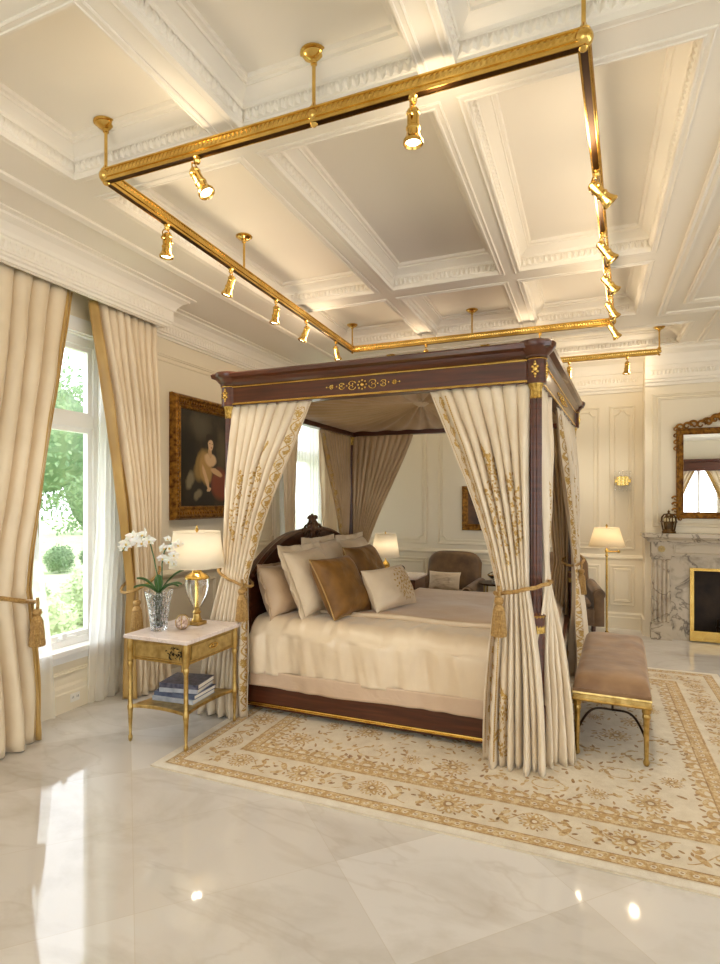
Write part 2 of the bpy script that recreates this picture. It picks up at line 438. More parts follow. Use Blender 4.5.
mb.mould([(3.3,.82),(5.9,.82)], rail, closed=False, fn=Lw)
mb.mould([(1.2,.26),(3.15,.26),(3.15,.38),(1.2,.38)], thin, fn=Lw)
struct(mb.build('trim_9', M['wall'], smooth=False))
mb = MB()
for a, b in ((-3.25,-2.0),(-1.86,-.38),(-.25,.11),(.21,.48)):
    panel(mb, a, b, .92, 2.60, Bw); panel(mb, a, b, .27, .74, Bw, False)
    panel(mb, a+.04, b-.04, .31, .70, Bw, False)
mb.mould([(XL,.80),(BX0,.80)], rail, closed=False, fn=Bw)
struct(mb.build('trim_10', M['wall'], smooth=False))
mb = MB()
panel(mb, .68, 2.44, 1.24, 2.62, Cw, False); panel(mb, .63, 2.49, 1.21, 2.66, Cw, False)
struct(mb.build('trim_11', M['wall'], smooth=False))
bp = [(0,0),(0,.022),(.13,.022),(.14,.016),(.17,.014),(.18,.006),(.19,0)]
def base(name, path, fn):
    m = MB(); m.mould(path, bp, closed=False, fn=fn); struct(m.build(name, M['wall'] if name != 'baseboard_left' else M['wall'], smooth=False))
base('baseboard_left', [(YN,0),(YB,0)], Lw)
base('baseboard_back', [(XL,0),(BX0,0)], Bw)
mb = MB(); mb.bx(BX0-.02, BX0, BY-.0, YB, 0, .18); struct(mb.build('baseboard_breast', M['wall'], smooth=False))

# ------------------------------------------------------------------ windows
def window(n, w, transom, mulls):
    y0, y1, z0, z1 = w; root = struct(bpy.data.objects.new('window_%d' % n, None)); C.objects.link(root)
    m = MB(); X0, X1 = XL-.13, XL-.05; f = .05
    m.bx(X0, X1, y0, y1, z0, z0+f); m.bx(X0, X1, y0, y1, z1-f*1.4, z1)
    m.bx(X0, X1, y0, y0+f, z0, z1); m.bx(X0, X1, y1-f, y1, z0, z1); m.bx(X0+.003, X1-.003, y0+.02, y1-.02, transom-.04, transom+.04)
    for c in mulls: m.bx(X0+.002, X1-.006, c-.05, c+.05, z0+.01, z1-.01)
    m.bx(XL, XL+.02, y0-.09, y0, z0, z1+.09); m.bx(XL, XL+.02, y1, y1+.09, z0, z1+.09); m.bx(XL, XL+.025, y0-.09, y1+.09, z1, z1+.10)
    m.bx(XL-.16, XL, y0-.001, y0+.012, z0, z1); m.bx(XL-.16, XL, y1-.012, y1+.001, z0, z1); m.bx(XL-.16, XL, y0, y1, z1-.012, z1)
    m.build('window_frame', M['white'], root, smooth=False)
    m = MB(); m.bx(XL-.14, XL+.06, y0-.1, y1+.1, z0-.035, z0+.004); m.bx(XL, XL+.03, y0-.1, y1+.1, z0-.09, z0-.035); m.build('window_sill', M['white'], root, smooth=False, bev=.006)
    s = MB(); e = [y0+f] + [x for c in mulls for x in (c-.05, c+.05)] + [y1-f]
    g = MB()
    for a, b in zip(e[::2], e[1::2]):
        for c, d in ((z0+f, transom-.04), (transom+.04, z1-f*1.4)):
            for q in ((a,a+.035,c,d),(b-.035,b,c,d),(a,b,c,c+.035),(a,b,d-.035,d)): s.bx(XL-.115, XL-.07, *q)
            g.bx(XL-.095, XL-.09, a+.03, b-.03, c+.03, d-.03)
    s.build('sash', M['white'], root, smooth=False)
    h = MB(); h.bx(XL-.07, XL-.05, y1-.35, y1-.2, z0+.05, z0+.07); h.bx(XL-.05, XL-.04, y1-.33, y1-.29, z0+.052, z0+.10); h.build('window_crank', M['white'], root, smooth=False, bev=.003)
    g.build('pane', M['pane'], root, smooth=False)
window(1, W1, 2.08, [1.83, 2.52]); window(2, W2, 2.08, [])
# rear window (seen in the mirror)
root = struct(bpy.data.objects.new('window_3', None)); C.objects.link(root)
m = MB()
for a, b, c, d in ((RW[0],RW[1],RW[2],RW[2]+.06),(RW[0],RW[1],RW[3]-.06,RW[3]),(RW[0],RW[0]+.06,RW[2],RW[3]),(RW[1]-.06,RW[1],RW[2],RW[3]),(2.77,2.83,RW[2],RW[3])): m.bx(a, b, YN-.12, YN-.04, c, d)
m.build('window_frame', M['white'], root, smooth=False)
m = MB(); m.bx(RW[0], RW[1], YN-.09, YN-.085, RW[2], RW[3]); m.build('pane', M['pane'], root, smooth=False)

# ------------------------------------------------------------------ garden outside
mb = MB(); mb.bx(-60, XL-.3, -25, 60, -.5, -.45); struct(mb.build('lawn', M['grass'], smooth=False))
def foliage(c, r, n, size, m, seed):
    rnd = random.Random(seed); b = MB(); c = Vector(c)
    for i in range(n):
        d = Vector((rnd.gauss(0,1), rnd.gauss(0,1), rnd.gauss(0,1))).normalized()
        k = (.72 + .28*rnd.random())*(1 + .22*noise.noise(d*2.2+Vector((seed,0,0))))
        p = c + Vector((d.x*r[0], d.y*r[1], d.z*r[2]))*k
        a = Vector((rnd.gauss(0,1), rnd.gauss(0,1), rnd.gauss(0,1))).normalized()*size; e = a.cross(d).normalized()*size*.45
        b.add([p-a, p+e, p+a, p-e], [(0,1,2,3)], 0)
    b.ball(c, .68, 14, 10, 0, r)
    return b
def tree(x, y, h, r, m, label, seed):
    t = thing('garden_tree', label, 'tree', (0,0,0), 0, None)
    foliage((x,y,-.45+h*.62), (r,r,h*.42), 3600, .11, m, seed).build('foliage', M[m], t, smooth=False, recalc=False)
    b = MB(); b.tube([(x,y,-.46),(x+.05,y,h*.2),(x,y+.05,h*.5)], [.16,.12,.08]); b.build('trunk', M['bark'], t)
tree(-16.5, 12.6, 6.4, 2.6, 'tree2', 'tall deep green tree behind the clipped balls outside the window', 3)
tree(-20.5, 20.5, 8.0, 2.6, 'tree1', 'tall bright green tree at the right of the view outside the window', 5)
tree(-26, 15, 9, 3.0, 'tree1', 'broad bright green tree at the left of the view, farthest back', 9)
tree(-14.2, 17.3, 3.6, 1.1, 'tree2', 'slim low tree at the right of the clipped balls outside', 8)
o = foliage((-27,26,3), (2.5,5,6), 3500, .16, 'tree2', 31).build('garden_hedge', M['tree2'], None, smooth=False, recalc=False); tag(o, 'high dark hedge closing the garden behind the trees', 'hedge')
for i, (x, y, r, lb) in enumerate(((-13.1,10.75,.38,'left clipped round boxwood ball on the lawn outside'),(-12.9,11.7,.38,'right clipped round boxwood ball on the lawn outside'))):
    o = foliage((x,y,-.45+r), (r,r,r), 2200, .035, 'tree2', 20+i).build('boxwood_ball', M['tree2'], None, smooth=False, recalc=False)
    tag(o, lb, 'shrub', 'clipped balls on the lawn')
for i, (x, y, r, lb) in enumerate(((-6.2,4.7,.5,'pale leafy shrub nearest the window sill outside'),(-7.4,6.6,.5,'pale leafy shrub outside, right of the one at the sill'),(-8.4,6.2,.45,'pale leafy shrub outside, farthest of the three toward the lawn'))):
    o = foliage((x,y,-.45+r*.8), (r,r,r*.9), 1800, .05, 'tree3', 40+i).build('flowering_shrub', M['tree3'], None, smooth=False, recalc=False)
    tag(o, lb, 'shrub', 'pale shrubs under the window')

# ------------------------------------------------------------------ drapery
def ss(a, b, x):
    x = min(1, max(0, (x-a)/(b-a))); return x*x*(3-2*x)
class Drape:
    """A hanging panel: P0 at the fixed edge, t along the rail, n towards the viewer."""
    def __init__(s, P0, t, n, zt, ztie, top, tie, bot, N=7, amp=(.020,.042,.026,.06), nf=(0,.04,.1), wb=.09, seed=0, zb=.012, curve=.85, rot=0):
        s.rot = rot
        s.P0 = Vector(P0); s.t = Vector(t); s.n = Vector(n); s.zt, s.zm, s.zb = zt, ztie, zb
        s.top, s.tie, s.bot, s.N, s.amp, s.nf, s.wb, s.seed, s.curve = top, tie, bot, N, amp, nf, wb, seed, curve
    def ab(s, z):
        if z >= s.zm:
            k = (s.zt-z)/(s.zt-s.zm); ka = k; kb = k**s.curve
            kb = kb + .10*math.sin(PI*k)*k
            a = s.top[0] + (s.tie[0]-s.top[0])*ka; b = s.top[1] + (s.tie[1]-s.top[1])*min(1, kb)
            nf = s.nf[0] + (s.nf[1]-s.nf[0])*k; am = s.amp[0] + (s.amp[1]-s.amp[0])*ss(0,.35,k) if k < .5 else s.amp[1] + (s.amp[2]-s.amp[1])*ss(.5,1,k)
        else:
            k = (s.zm-z)/(s.zm-s.zb); q = 1-(1-k)**1.9
            a = s.tie[0] + (s.bot[0]-s.tie[0])*q; b = s.tie[1] + (s.bot[1]-s.tie[1])*q
            nf = s.nf[1] + (s.nf[2]-s.nf[1])*q; am = s.amp[2] + (s.amp[3]-s.amp[2])*ss(0,.8,k)
        return a, b, nf, am
    def P(s, u, z, off=0):
        a, b, nf, am = s.ab(z)
        ph = u*s.N*2*PI + .5*math.sin(z*1.3+s.seed) + 2.4*noise.noise(Vector((u*3.1, z*.5, s.seed))) + 1.0*noise.noise(Vector((u*8, z*.9, s.seed+9)))
        w = math.sin(ph)
        ed = 1 - ss(.88, .97, u)*.75
        wb = min(s.wb, (b-a)*.22) if b > a else 0
        if s.wb: x = a + (b-a-wb)*min(1, u/.88) + (wb*(u-.88)/.12 if u > .88 else 0)
        else: x = a + (b-a)*u
        x -= .21*(b-a)/s.N*math.cos(ph)*ed
        h = nf + am*w*ed*(1+.55*noise.noise(Vector((u*5, z*.7, s.seed+2)))) + .010*noise.noise(Vector((u*9, z*3, s.seed+5)))
        if s.zb < .1 and z < .35: h += .02*(1-z/.35)*math.sin(ph*.5+1)
        t, n = s.t, s.n
        if s.rot:
            an = math.radians(s.rot)*ss(s.zm+.25, s.zm-.35, z) if False else math.radians(s.rot)*(1-ss(s.zm-.45, s.zm+.15, z))
            t = Vector((s.t.x*math.cos(an)-s.t.y*math.sin(an), s.t.x*math.sin(an)+s.t.y*math.cos(an), 0)); n = Vector((s.n.x*math.cos(an)-s.n.y*math.sin(an), s.n.x*math.sin(an)+s.n.y*math.cos(an), 0))
        q = s.P0 + t*x + n*(h+off); return Vector((q.x, q.y, z))
    def N_(s, u, z):
        d = .004; a = s.P(min(1,u+d), z)-s.P(max(0,u-d), z); b = s.P(u, z+d)-s.P(u, z-d)
        nr = a.cross(b)
        if nr.length < 1e-9: return s.n
        nr.normalize(); return nr if nr.dot(s.n) > 0 else -nr
    def mesh(s, nu=150, nv=70, mi=0):
        m = MB()
        def f(u, v):
            z = s.zt + (s.zb-s.zt)*v
            return s.P(u, z)
        m.grid(f, nu, nv, mi); return m
    def leaf(s, m, u, z, L, W, ang, mi=1, off=.0035, wid=1.0):
        # leaf drawn on the cloth: u measured with a local width scale
        a, b, _, _ = s.ab(z); k = 1/max(.25, wid)
        pts = [(-.5,0),(-.25,.4),(.1,.5),(.5,0),(.1,-.5),(-.25,-.4)]
        vs = []
        for x, y in pts:
            X = x*L; Y = y*W; du = (X*math.cos(ang)-Y*math.sin(ang))*k; dz = X*math.sin(ang)+Y*math.cos(ang)
            uu = min(.998, max(.002, u+du)); zz = min(s.zt-.005, max(s.zb+.005, z+dz))
            for sg in (1,):
                vs.append(s.P(uu, zz) + s.N_(uu, zz)*off)
        m.add(vs, [(0,1,2,3,4,5)], mi)
        m.add([v - s.n*0 for v in vs], [], mi)
    def embroider(s, m, border=True, motifs=(), zlo=.06, zhi=None, back=False, wid=1.3):
        rnd = random.Random(int(s.seed*10)+3); zhi = zhi or s.zt-.05; off = -.0035 if back else .0035
        if border:
            z = zlo; i = 0
            while z < zhi:
                T_ = .17; p_ = z*2*PI/T_; uc = .935 + .020*math.sin(p_); an = math.atan2(1, .020*.9*math.cos(p_)*2*PI/T_)
                s.leaf(m, uc, z, .019, .006, an, off=off, wid=wid*.55)
                s.leaf(m, .935 - .020*math.sin(p_), z, .017, .004, PI-an, off=off, wid=wid*.55)
                sd = -1 if math.sin(p_) > 0 else 1
                if abs(math.sin(p_)) > .80:
                    for q in range(3): s.leaf(m, .935+sd*.004+sd*.010*q, z+.008*(q-1), .018, .013, rnd.uniform(0,PI), off=off, wid=wid*.55)
                if i % 3 == 0: s.leaf(m, uc+sd*.020, z, .024, .012, PI/2+sd*.7, off=off, wid=wid*.55)
                for e in (.888, .985):
                    s.leaf(m, e, z, .016, .004, PI/2, off=off, wid=wid*.55)
                z += .0125; i += 1
        for u0, z0, z1, su in motifs:
            n = int((z1-z0)/.011)
            for j in range(n):
                k = j/n; z = z0+(z1-z0)*k; c = u0 + su*.25*math.sin(k*9+u0*7); sp = su*math.sin(PI*min(1, k*1.15+.05))**.6
                s.leaf(m, c, z, .016, .005, PI/2+rnd.uniform(-.5,.5), off=off, wid=wid)
                for q in range(6):
                    s.leaf(m, c + rnd.uniform(-1,1)*sp, z+rnd.uniform(-.01,.01), rnd.uniform(.016,.034), rnd.uniform(.008,.016), rnd.uniform(0,PI), off=off, wid=wid)
def rope(mb, c, rx, ry, th, zt, tilt, r=.011, ax=(1,0)):
    pts = []
    for i in range(72):
        a = 2*PI*i/72; x = rx*math.cos(a); y = ry*math.sin(a)
        ax2 = (-ax[1], ax[0])
        pts.append((c[0]+ax[0]*x+ax2[0]*y, c[1]+ax[1]*x+ax2[1]*y, zt + tilt*math.cos(a)))
    mb.tube(pts, r, 8, True, twist=.8)
def tassel(parent, p, s=1.0):
    m = MB(); x, y, z = p
    m.tube([(x,y,z+.05*s),(x+.004,y,z+.02*s),(x,y,z)], .007*s, 8, twist=.8)
    m.lathe([(0,0),(.018,-.004),(.022,-.02),(.014,-.035),(.02,-.045),(.026,-.06)][::-1], 16, T(x,y,z) @ Matrix.Scale(s, 4))
    m.lathe([(.026,-.06),(.03,-.10),(.036,-.17),(.034,-.175),(0,-.17)][::-1], 40, T(x,y,z) @ Matrix.Scale(s, 4), flute=20, fd=.12)
    return m.build('tassel', M['cord'], parent)

# window curtains
def wincurtain(name, label, D, edge, ropeargs=None, tasselp=None, cat='curtain', group=None, mats=None):
    t = thing(name, label, cat, (0,0,0), 0, group)
    m = D.mesh(150, 60, (lambda u, v: 1 if u > edge else 0)); m.build('drape', mats or [M['winsilk'], M['wingold']], t, angle=80, recalc=False, solid=.003)
    if ropeargs:
        b = MB(); rope(b, *ropeargs); b.build('tieback_cord', M['cord'], t)
    if tasselp: tassel(t, tasselp, 1.3)
    return t
XC = -3.3
D1 = Drape((XC,1.25,0), (0,1,0), (1,0,0), 2.93, .93, (0,1.57), (0,1.21), (0,1.25), N=13, amp=(.035,.06,.05,.07), nf=(0,.06,.1), wb=.08, seed=1.2, curve=1.0)
wincurtain('window_curtain', 'sand silk curtain with gold edge at the left edge of the photo, tied back', D1, .87,
           ((XC+.06,2.0), .47, .125, 0, .98, -.12, .013, (0,1)), (XC+.19,2.40,.84), group='curtains of the near window')
D2 = Drape((XC,3.56,0), (0,-1,0), (1,0,0), 2.93, .82, (-.04,.62), (-.02,.30), (-.05,.38), N=9, amp=(.03,.055,.045,.06), nf=(0,.05,.1), wb=.09, seed=3.1, curve=.95)
wincurtain('window_curtain', 'sand silk curtain with gold edge between the window and the portrait, tied with a tassel', D2, .84,
           ((XC+.05,3.40), .17, .11, 0, .88, -.08, .011, (0,-1)), (XC+.19,3.21,.76), group='curtains of the near window')
S1 = Drape((XL+.07,1.3,0), (0,1,0), (1,0,0), 2.86, 1.2, (0,1.1), (0,1.32), (0,1.44), N=16, amp=(.012,.02,.02,.02), nf=(0,0,0), wb=0, seed=5, curve=1)
m = S1.mesh(160, 30); tag(m.build('sheer_curtain', M['sheer'], None, angle=80, recalc=False), 'white sheer curtain left of the window glass, behind the left sand curtain', 'curtain', 'sheer curtains of the near window')
S2 = Drape((XL+.07,3.5,0), (0,-1,0), (1,0,0), 2.86, 1.2, (0,.36), (0,.42), (0,.50), N=8, amp=(.012,.02,.02,.02), nf=(0,0,0), wb=0, seed=6, curve=1)
m = S2.mesh(90, 30); tag(m.build('sheer_curtain', M['sheer'], None, angle=80, recalc=False), 'white sheer curtain right of the window glass, beside the gold edged curtain', 'curtain', 'sheer curtains of the near window')
# far window
D3 = Drape((XL+.12,5.72,0), (0,1,0), (1,0,0), 2.88, .9, (0,.34), (0,.2), (0,.25), N=5, seed=7, wb=.0)
wincurtain('window_curtain', 'sand curtain left of the far window, mostly behind the bed drapes', D3, 1.1, group='curtains of the far window')
D4 = Drape((XL+.12,7.12,0), (0,-1,0), (1,0,0), 2.88, .9, (0,.5), (0,.42), (0,.42), N=6, seed=8, wb=.0)
wincurtain('window_curtain', 'sand curtain right of the far window, by the room corner', D4, 1.1, group='curtains of the far window')
S3 = Drape((XL+.05,5.8,0), (0,1,0), (1,0,0), 2.86, 1.2, (0,1.2), (0,1.2), (0,1.2), N=16, amp=(.012,.02,.02,.02), nf=(0,0,0), wb=0, seed=9, curve=1)
m = S3.mesh(130, 10); tag(m.build('sheer_curtain', M['sheer'], None, angle=80, recalc=False), 'bright sheer curtain across the far window beyond the headboard', 'curtain')
# rear window dressing
m = MB(); m.bx(1.9, 3.7, YN+.02, YN+.3, 2.3, 2.55); m.bx(1.85, 3.75, YN+.02, YN+.34, 2.55, 2.62)
tag(m.build('wooden_pelmet', M['wood'], None, smooth=False, bev=.01), 'dark wooden pelmet above the curtained window seen in the mirror', 'pelmet')
for i, (x, sx, lb) in enumerate(((1.95,1,'sand curtain on the mirrored window nearer the rear wall centre'),(3.65,-1,'sand curtain on the mirrored window nearer the right side'))):
    D = Drape((x,YN+.16,0), (sx,0,0), (0,1,0), 2.32, .95, (0,.75), (0,.25), (0,.35), N=7, seed=11+i, wb=.08)
    wincurtain('window_curtain', lb, D, .88, ((x+sx*.12,YN+.2), .16, .1, 0, .97, -.05, .01, (sx,0)), group='curtains of the mirrored window')

# ------------------------------------------------------------------ bed
P1, P2, P3, P4 = Vector((-2.37,3.33)), Vector((-.285,3.33)), Vector((-.15,5.5)), Vector((-2.33,5.42))
bed = thing('four_poster_bed', 'mahogany four poster bed with gilt mounts and draped canopy', 'bed', (-1.3,4.4,0))
def bp_(m, name, mt, **kw):   # bed part built in world coordinates
    m.v = [(a+1.3, b-4.4, c) for a, b, c in m.v]
    return m.build(name, mt, kw.pop('parent', bed), **kw)
path = [tuple(P1), tuple(P2), tuple(P3), tuple(P4)]           # counter-clockwise: left of travel is inwards
m = MB()
m.mould(path, [(.045,2.165),(-.03,2.165),(-.03,2.30),(-.045,2.315),(-.055,2.325),(-.06,2.34),(-.09,2.352),(-.095,2.375),(-.085,2.385),(.03,2.385),(.045,2.37),(.045,2.165)])
bp_(m, 'canopy_frame', M['wood'], angle=30)
m = MB()
for z in (2.175, 2.295):
    m.mould(path, [(-.029,z-.008),(-.035,z-.006),(-.038,z),(-.035,z+.006),(-.029,z+.008)])
bp_(m, 'canopy_bead', M['gold'])
def scroll(m, fn, cx, cy, w, h, n=3, r=.006):
    # symmetrical foliate applique on a plane fn(a,b,height)
    m.ball(fn(cx, cy, .004), r*2.4, 10, 6)
    for k in range(8):
        a = 2*PI*k/8; m.ball(fn(cx+math.cos(a)*h*.33, cy+math.sin(a)*h*.33, .003), r*1.3, 8, 5)
    for sx in (-1, 1):
        for j in range(n):
            x0 = cx+sx*(h*.4+(w/2-h*.4)*j/n); x1 = cx+sx*(h*.4+(w/2-h*.4)*(j+1)/n); hh = h*.42*(1-.75*(j+.5)/n)
            for sy in (-1, 1):
                pts = []
                for i in range(15):
                    t = i/14; a = t*2.2*PI; rr = hh*(1-.75*t)
                    pts.append(fn(x0+(x1-x0)*.55 - sx*rr*math.cos(a)*.9, cy+sy*(hh*.35+rr*math.sin(a)*.65), .004))
                m.tube(pts, [r*.75*(1-.5*i/14) for i in range(15)], 6)
            m.ball(fn(x1, cy, .003), r*1.1, 8, 5)
        m.tube([fn(cx+sx*w/2*.8, cy, .003), fn(cx+sx*w/2, cy, .003)], [r*.8, r*.15], 6)
m = MB(); scroll(m, lambda a, b, h: (a, P1.y-.03-h, b), -1.34, 2.235, .50, .085, 3, .006); bp_(m, 'gilt_applique', M['gold'])
m = MB()
def footfn(a, b, h):
    d = (P3-P2).normalized(); q = P2+d*a; nr = Vector((d.y,-d.x)); q = q+nr*(.03+h); return (q.x, q.y, b)
scroll(m, footfn, 1.05, 2.235, .6, .085, 3, .0055); bp_(m, 'gilt_applique', M['gold'])
for P, lb in ((P1,1),(P2,1),(P3,1),(P4,1)):
    tr = T(P.x, P.y, 0)
    m = MB()
    m.lathe([(0,2.16),(.058,2.16),(.058,2.30),(.066,2.305),(.066,2.315),(.075,2.325),(.10,2.35),(.11,2.365),(.11,2.385),(.10,2.395),(0,2.397)], 40, tr)
    cap = bp_(m, 'corner_crown', M['wood'])
    m = MB(); m.lathe([(.060,2.293),(.064,2.297),(.060,2.301)], 32, tr)
    for a in range(0, 360, 90):
        if True:
            R_ = T(P.x, P.y, 0) @ Rm(a, 'Z')
            for dx, dz, r in ((0,0,.016),(0,.028,.011),(0,-.028,.011),(.013,.014,.009),(-.013,.014,.009),(.013,-.014,.009),(-.013,-.014,.009),(0,.042,.007),(0,-.042,.007)):
                c = R_ @ Vector((dx, -.056, 2.235+dz)); m.ball(c, r, 8, 5)
    bp_(m, 'crown_mount', M['goldorn'] if False else M['gold'], parent=bed)
    m = MB()
    m.lathe([(.03,2.075),(.036,2.08),(.033,2.09),(.034,2.13),(.044,2.155),(.046,2.163),(.03,2.165)], 24, tr, flute=12, fd=.06)
    bp_(m, 'capital', M['goldorn'])
    m = MB()
    m.lathe([(.033,2.08),(.034,1.5),(.036,.9),(.036,.86)][::-1], 48, tr, flute=12, fd=.14)
    m.lathe([(.036,.86),(.05,.85),(.052,.80),(.044,.76),(.05,.72),(.05,.34)][::-1], 32, tr)
    m.lathe([(.03,.02),(.045,.025),(.055,.06),(.05,.1),(.062,.12),(.062,.34),(.05,.345)], 32, tr)
    post = bp_(m, 'post', M['wood'])
    m = MB(); m.lathe([(.037,.74),(.055,.75),(.052,.76),(.050,.83),(.056,.845),(.037,.86)], 32, tr, flute=16, fd=.08)
    bp_(m, 'post_collar', M['goldorn'])
# pleated canopy lining: sunburst
cx, cy = -1.27, 4.4
m = MB()
def lining(u, v):
    a = 2*PI*u
    # ray to rectangle edge
    dx, dy = math.cos(a), math.sin(a)
    hx, hy = 1.02, 1.03
    k = 1/max(abs(dx)/hx, abs(dy)/hy)
    r = .04 + (k-.04)*v
    rip = .5+.5*math.sin(a*36 + .6*math.sin(a*5)); z = 2.29 - .085*v**1.3 - .02*math.sin(PI*v) + .075*v**.7*(rip-.5)*(1.02-v**3) + .01*math.sin(a*9)*v*(1-v)
    return (cx+dx*r, cy+dy*r, z)
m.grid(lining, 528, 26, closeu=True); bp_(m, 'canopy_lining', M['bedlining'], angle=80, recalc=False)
m = MB(); m.lathe([(0,2.262),(.03,2.263),(.05,2.275),(.065,2.285),(.08,2.30),(0,2.305)], 32, T(cx,cy,0), flute=16, fd=.15); bp_(m, 'canopy_rosette', M['bedsilk'])
m = MB(); m.bx(-2.3,-.34,3.4,5.38,2.345,2.355); bp_(m, 'canopy_board', M['wood'], smooth=False)
# frame, mattress, headboard
m = MB(); m.bx(-2.3,-.3,3.37,3.42,.04,.24); bp_(m, 'side_rail', M['wood'], smooth=False, bev=.006)
m = MB(); m.bx(-2.28,-.2,5.32,5.37,.04,.24); bp_(m, 'side_rail', M['wood'], smooth=False, bev=.006)
m = MB()
m.mould([(-2.3,.055),(-.3,.055)], [(0,0),(.002,.008),(.008,.011),(.012,.006),(.016,.011),(.022,.008),(.024,0)], closed=False, fn=lambda a, b, h: (a, 3.37-h, b))
bp_(m, 'rail_gilt_moulding', M['gold'])
m = MB(); m.bx(-.24,-.18,3.42,5.4,.04,.45); m.bx(-.235,-.17,3.45,5.35,.45,.47); bp_(m, 'foot_rail', M['wood'], smooth=False, bev=.006)
m = MB()
m.mould([(3.45,.2),(5.35,.2)], [(0,0),(.004,.012),(.012,.014),(.02,0)], closed=False, fn=lambda a, b, h: (-.18+h, a, b)); bp_(m, 'rail_gilt_moulding', M['gold'])
m = MB(); m.bx(-2.24,-.26,3.43,5.3,.2,.57); bp_(m, 'mattress', M['linen'], smooth=False, bev=.05)
m = MB()
yc, hw = 4.38, .93
def htop(y):
    k = min(1, abs(y-yc)/hw); return .96 + .29*(1-k**2.5)
n = 60
front = []; 
for s_, xx, inset in ((0,-2.27,0),):
    pass
def hb(x, ins, z0):
    return [(x, yc-hw+ins+(2*hw-2*ins)*i/n, max(z0+.01, htop(yc-hw+(2*hw)*i/n)-ins)) for i in range(n+1)]
A = hb(-2.27, 0, .2); B = hb(-2.33, 0, .2)
vs = A + [(p[0], p[1], .15) for p in A] + B + [(p[0], p[1], .15) for p in B]; k = n+1; fs = []
for i in range(n): fs += [(i,i+1,k+i+1,k+i),(2*k+i,3*k+i,3*k+i+1,2*k+i+1),(i,2*k+i,2*k+i+1,i+1)]
fs += [(0,k,3*k,2*k),(n,2*k+n,3*k+n,k+n)]
m.add(vs, fs); bp_(m, 'headboard', M['wood'], angle=30)
m = MB()
m.tube([(-2.262,p[1],p[2]-.006) for p in A], .02, 8); m.tube([(-2.262,yc-hw*.8+1.6*hw*i/40,.80+.30*math.sqrt(max(0,1-(i/20-1)**2))) for i in range(41)], .012, 8)
bp_(m, 'headboard_moulding', M['wood'])
m = MB()
for sy in (-1, 1):
    for j, (oy, oz, R0) in enumerate(((.045,.03,.04),(.11,.0,.04),(.17,-.02,.03),(.05,.085,.03),(.10,-.06,.03))):
        pts = [(-2.25, yc+sy*(oy+R0*(1-.8*i/16)*math.cos(i*.42)), 1.25+oz+R0*(1-.8*i/16)*math.sin(i*.42)) for i in range(17)]
        m.tube(pts, [.012*(1-.5*i/16) for i in range(17)], 6)
for z, r in ((1.20,.04),(1.26,.05),(1.315,.036),(1.36,.022)): m.ball((-2.255,yc,z), r, 10, 7, 0, (.5,.8,1))
for i in range(9):
    a = PI*i/8; m.ball((-2.255, yc+.055*math.cos(a), 1.30+.06*math.sin(a)), .015, 8, 5, 0, (.6,1,1))
bp_(m, 'carved_crest', mat('carved mahogany', srgb(104,66,38), .35, .1, var=srgb(56,30,16), vs=40))
# duvet
def sec(v, x, y0, y1, zt, z0, z1, r, seed=0):
    """cross-section from near hem over the top to the far hem; v in 0..1"""
    Ln = zt-z0; Lf = zt-z1; W = y1-y0; tot = Ln+W+Lf; d = v*tot
    if d < Ln: y, z = y0, z0+d
    elif d < Ln+W: y, z = y0+(d-Ln), zt
    else: y, z = y1, zt-(d-Ln-W)
    # round the shoulders
    for yy, s in ((y0,1),(y1,-1)):
        a = abs(y-yy); b = zt-z
        if a < r and b < r:
            q = (a if b == 0 else -b)/r      # -1..1 along the corner
            an = (q+1)/2*PI/2
            y = yy + s*r*(1-math.cos(an)); z = zt - r*(1-math.sin(an))
    return y, z
def duvet(u, v):
    x0, x1 = -2.22, -.225; x = x0+(x1-x0)*u
    y, z = sec(v, x, 3.352, 5.40, .665, .29, .33, .14)
    side = 1 if z < .62 else 0
    nz = noise.noise(Vector((x*2.2, y*2.0, z*1.2)))*.018 + noise.noise(Vector((x*7, y*3, z*1.5)))*.006 + noise.noise(Vector((x*15, y*4, 2)))*.014*(1-ss(3.45,3.85,y))
    if z > .57: z += nz - .05*ss(3.7,5.3,y)
    else:
        fl = 1-ss(.40,.64,z); wr = noise.noise(Vector((x*8, z*1.3+x*2, 7)))*.026 + noise.noise(Vector((x*20+z*5, z*2, 4)))*.010
        y -= wr*fl
        y += (nz*1.1 + .008*math.sin(x*17+2*math.sin(x*5)+z*5))*(1 if y < 4.4 else -1)
    # foot end rounds down
    e = (x-(x1-.16))/.16
    if e > 0:
        z -= (.30*e*e if z > .4 else 0)*(1 if z > .5 else .3); x = x1-.16+.16*math.sin(e*PI/2)*1.0 + .05*e
    return (x, y, z)
m = MB(); m.grid(duvet, 170, 150); bp_(m, 'duvet', M['satin'], angle=80, recalc=False, solid=.012)
def hemf(u, v):
    x = -2.215+2.0*u; z = .31-.11*v; w = .006*math.sin(x*23+3*math.sin(x*7)) + .006*noise.noise(Vector((x*9,z*4,2)))
    return (x, 3.353+w*v-.002, z+.006*math.sin(x*5)*v)
m = MB(); m.grid(hemf, 160, 8); bp_(m, 'duvet_hem', M['hem'], angle=80, recalc=False, solid=.008)
def over(u, v):
    x = -1.55+1.33*u; y = 3.70+1.6*v
    z = .690 - .05*ss(3.7,5.3,y) + noise.noise(Vector((x*2.2,y*2.0,.84)))*.018 + noise.noise(Vector((x*5,y*5,3)))*.004
    if v < .03: z -= .012*(1-v/.03)
    if u > .9: z -= .10*((u-.9)/.1)**2
    return (x, y, z)
m = MB(); m.grid(over, 80, 80); bp_(m, 'folded_quilt', M['quilt'], angle=80, recalc=False, solid=.014)
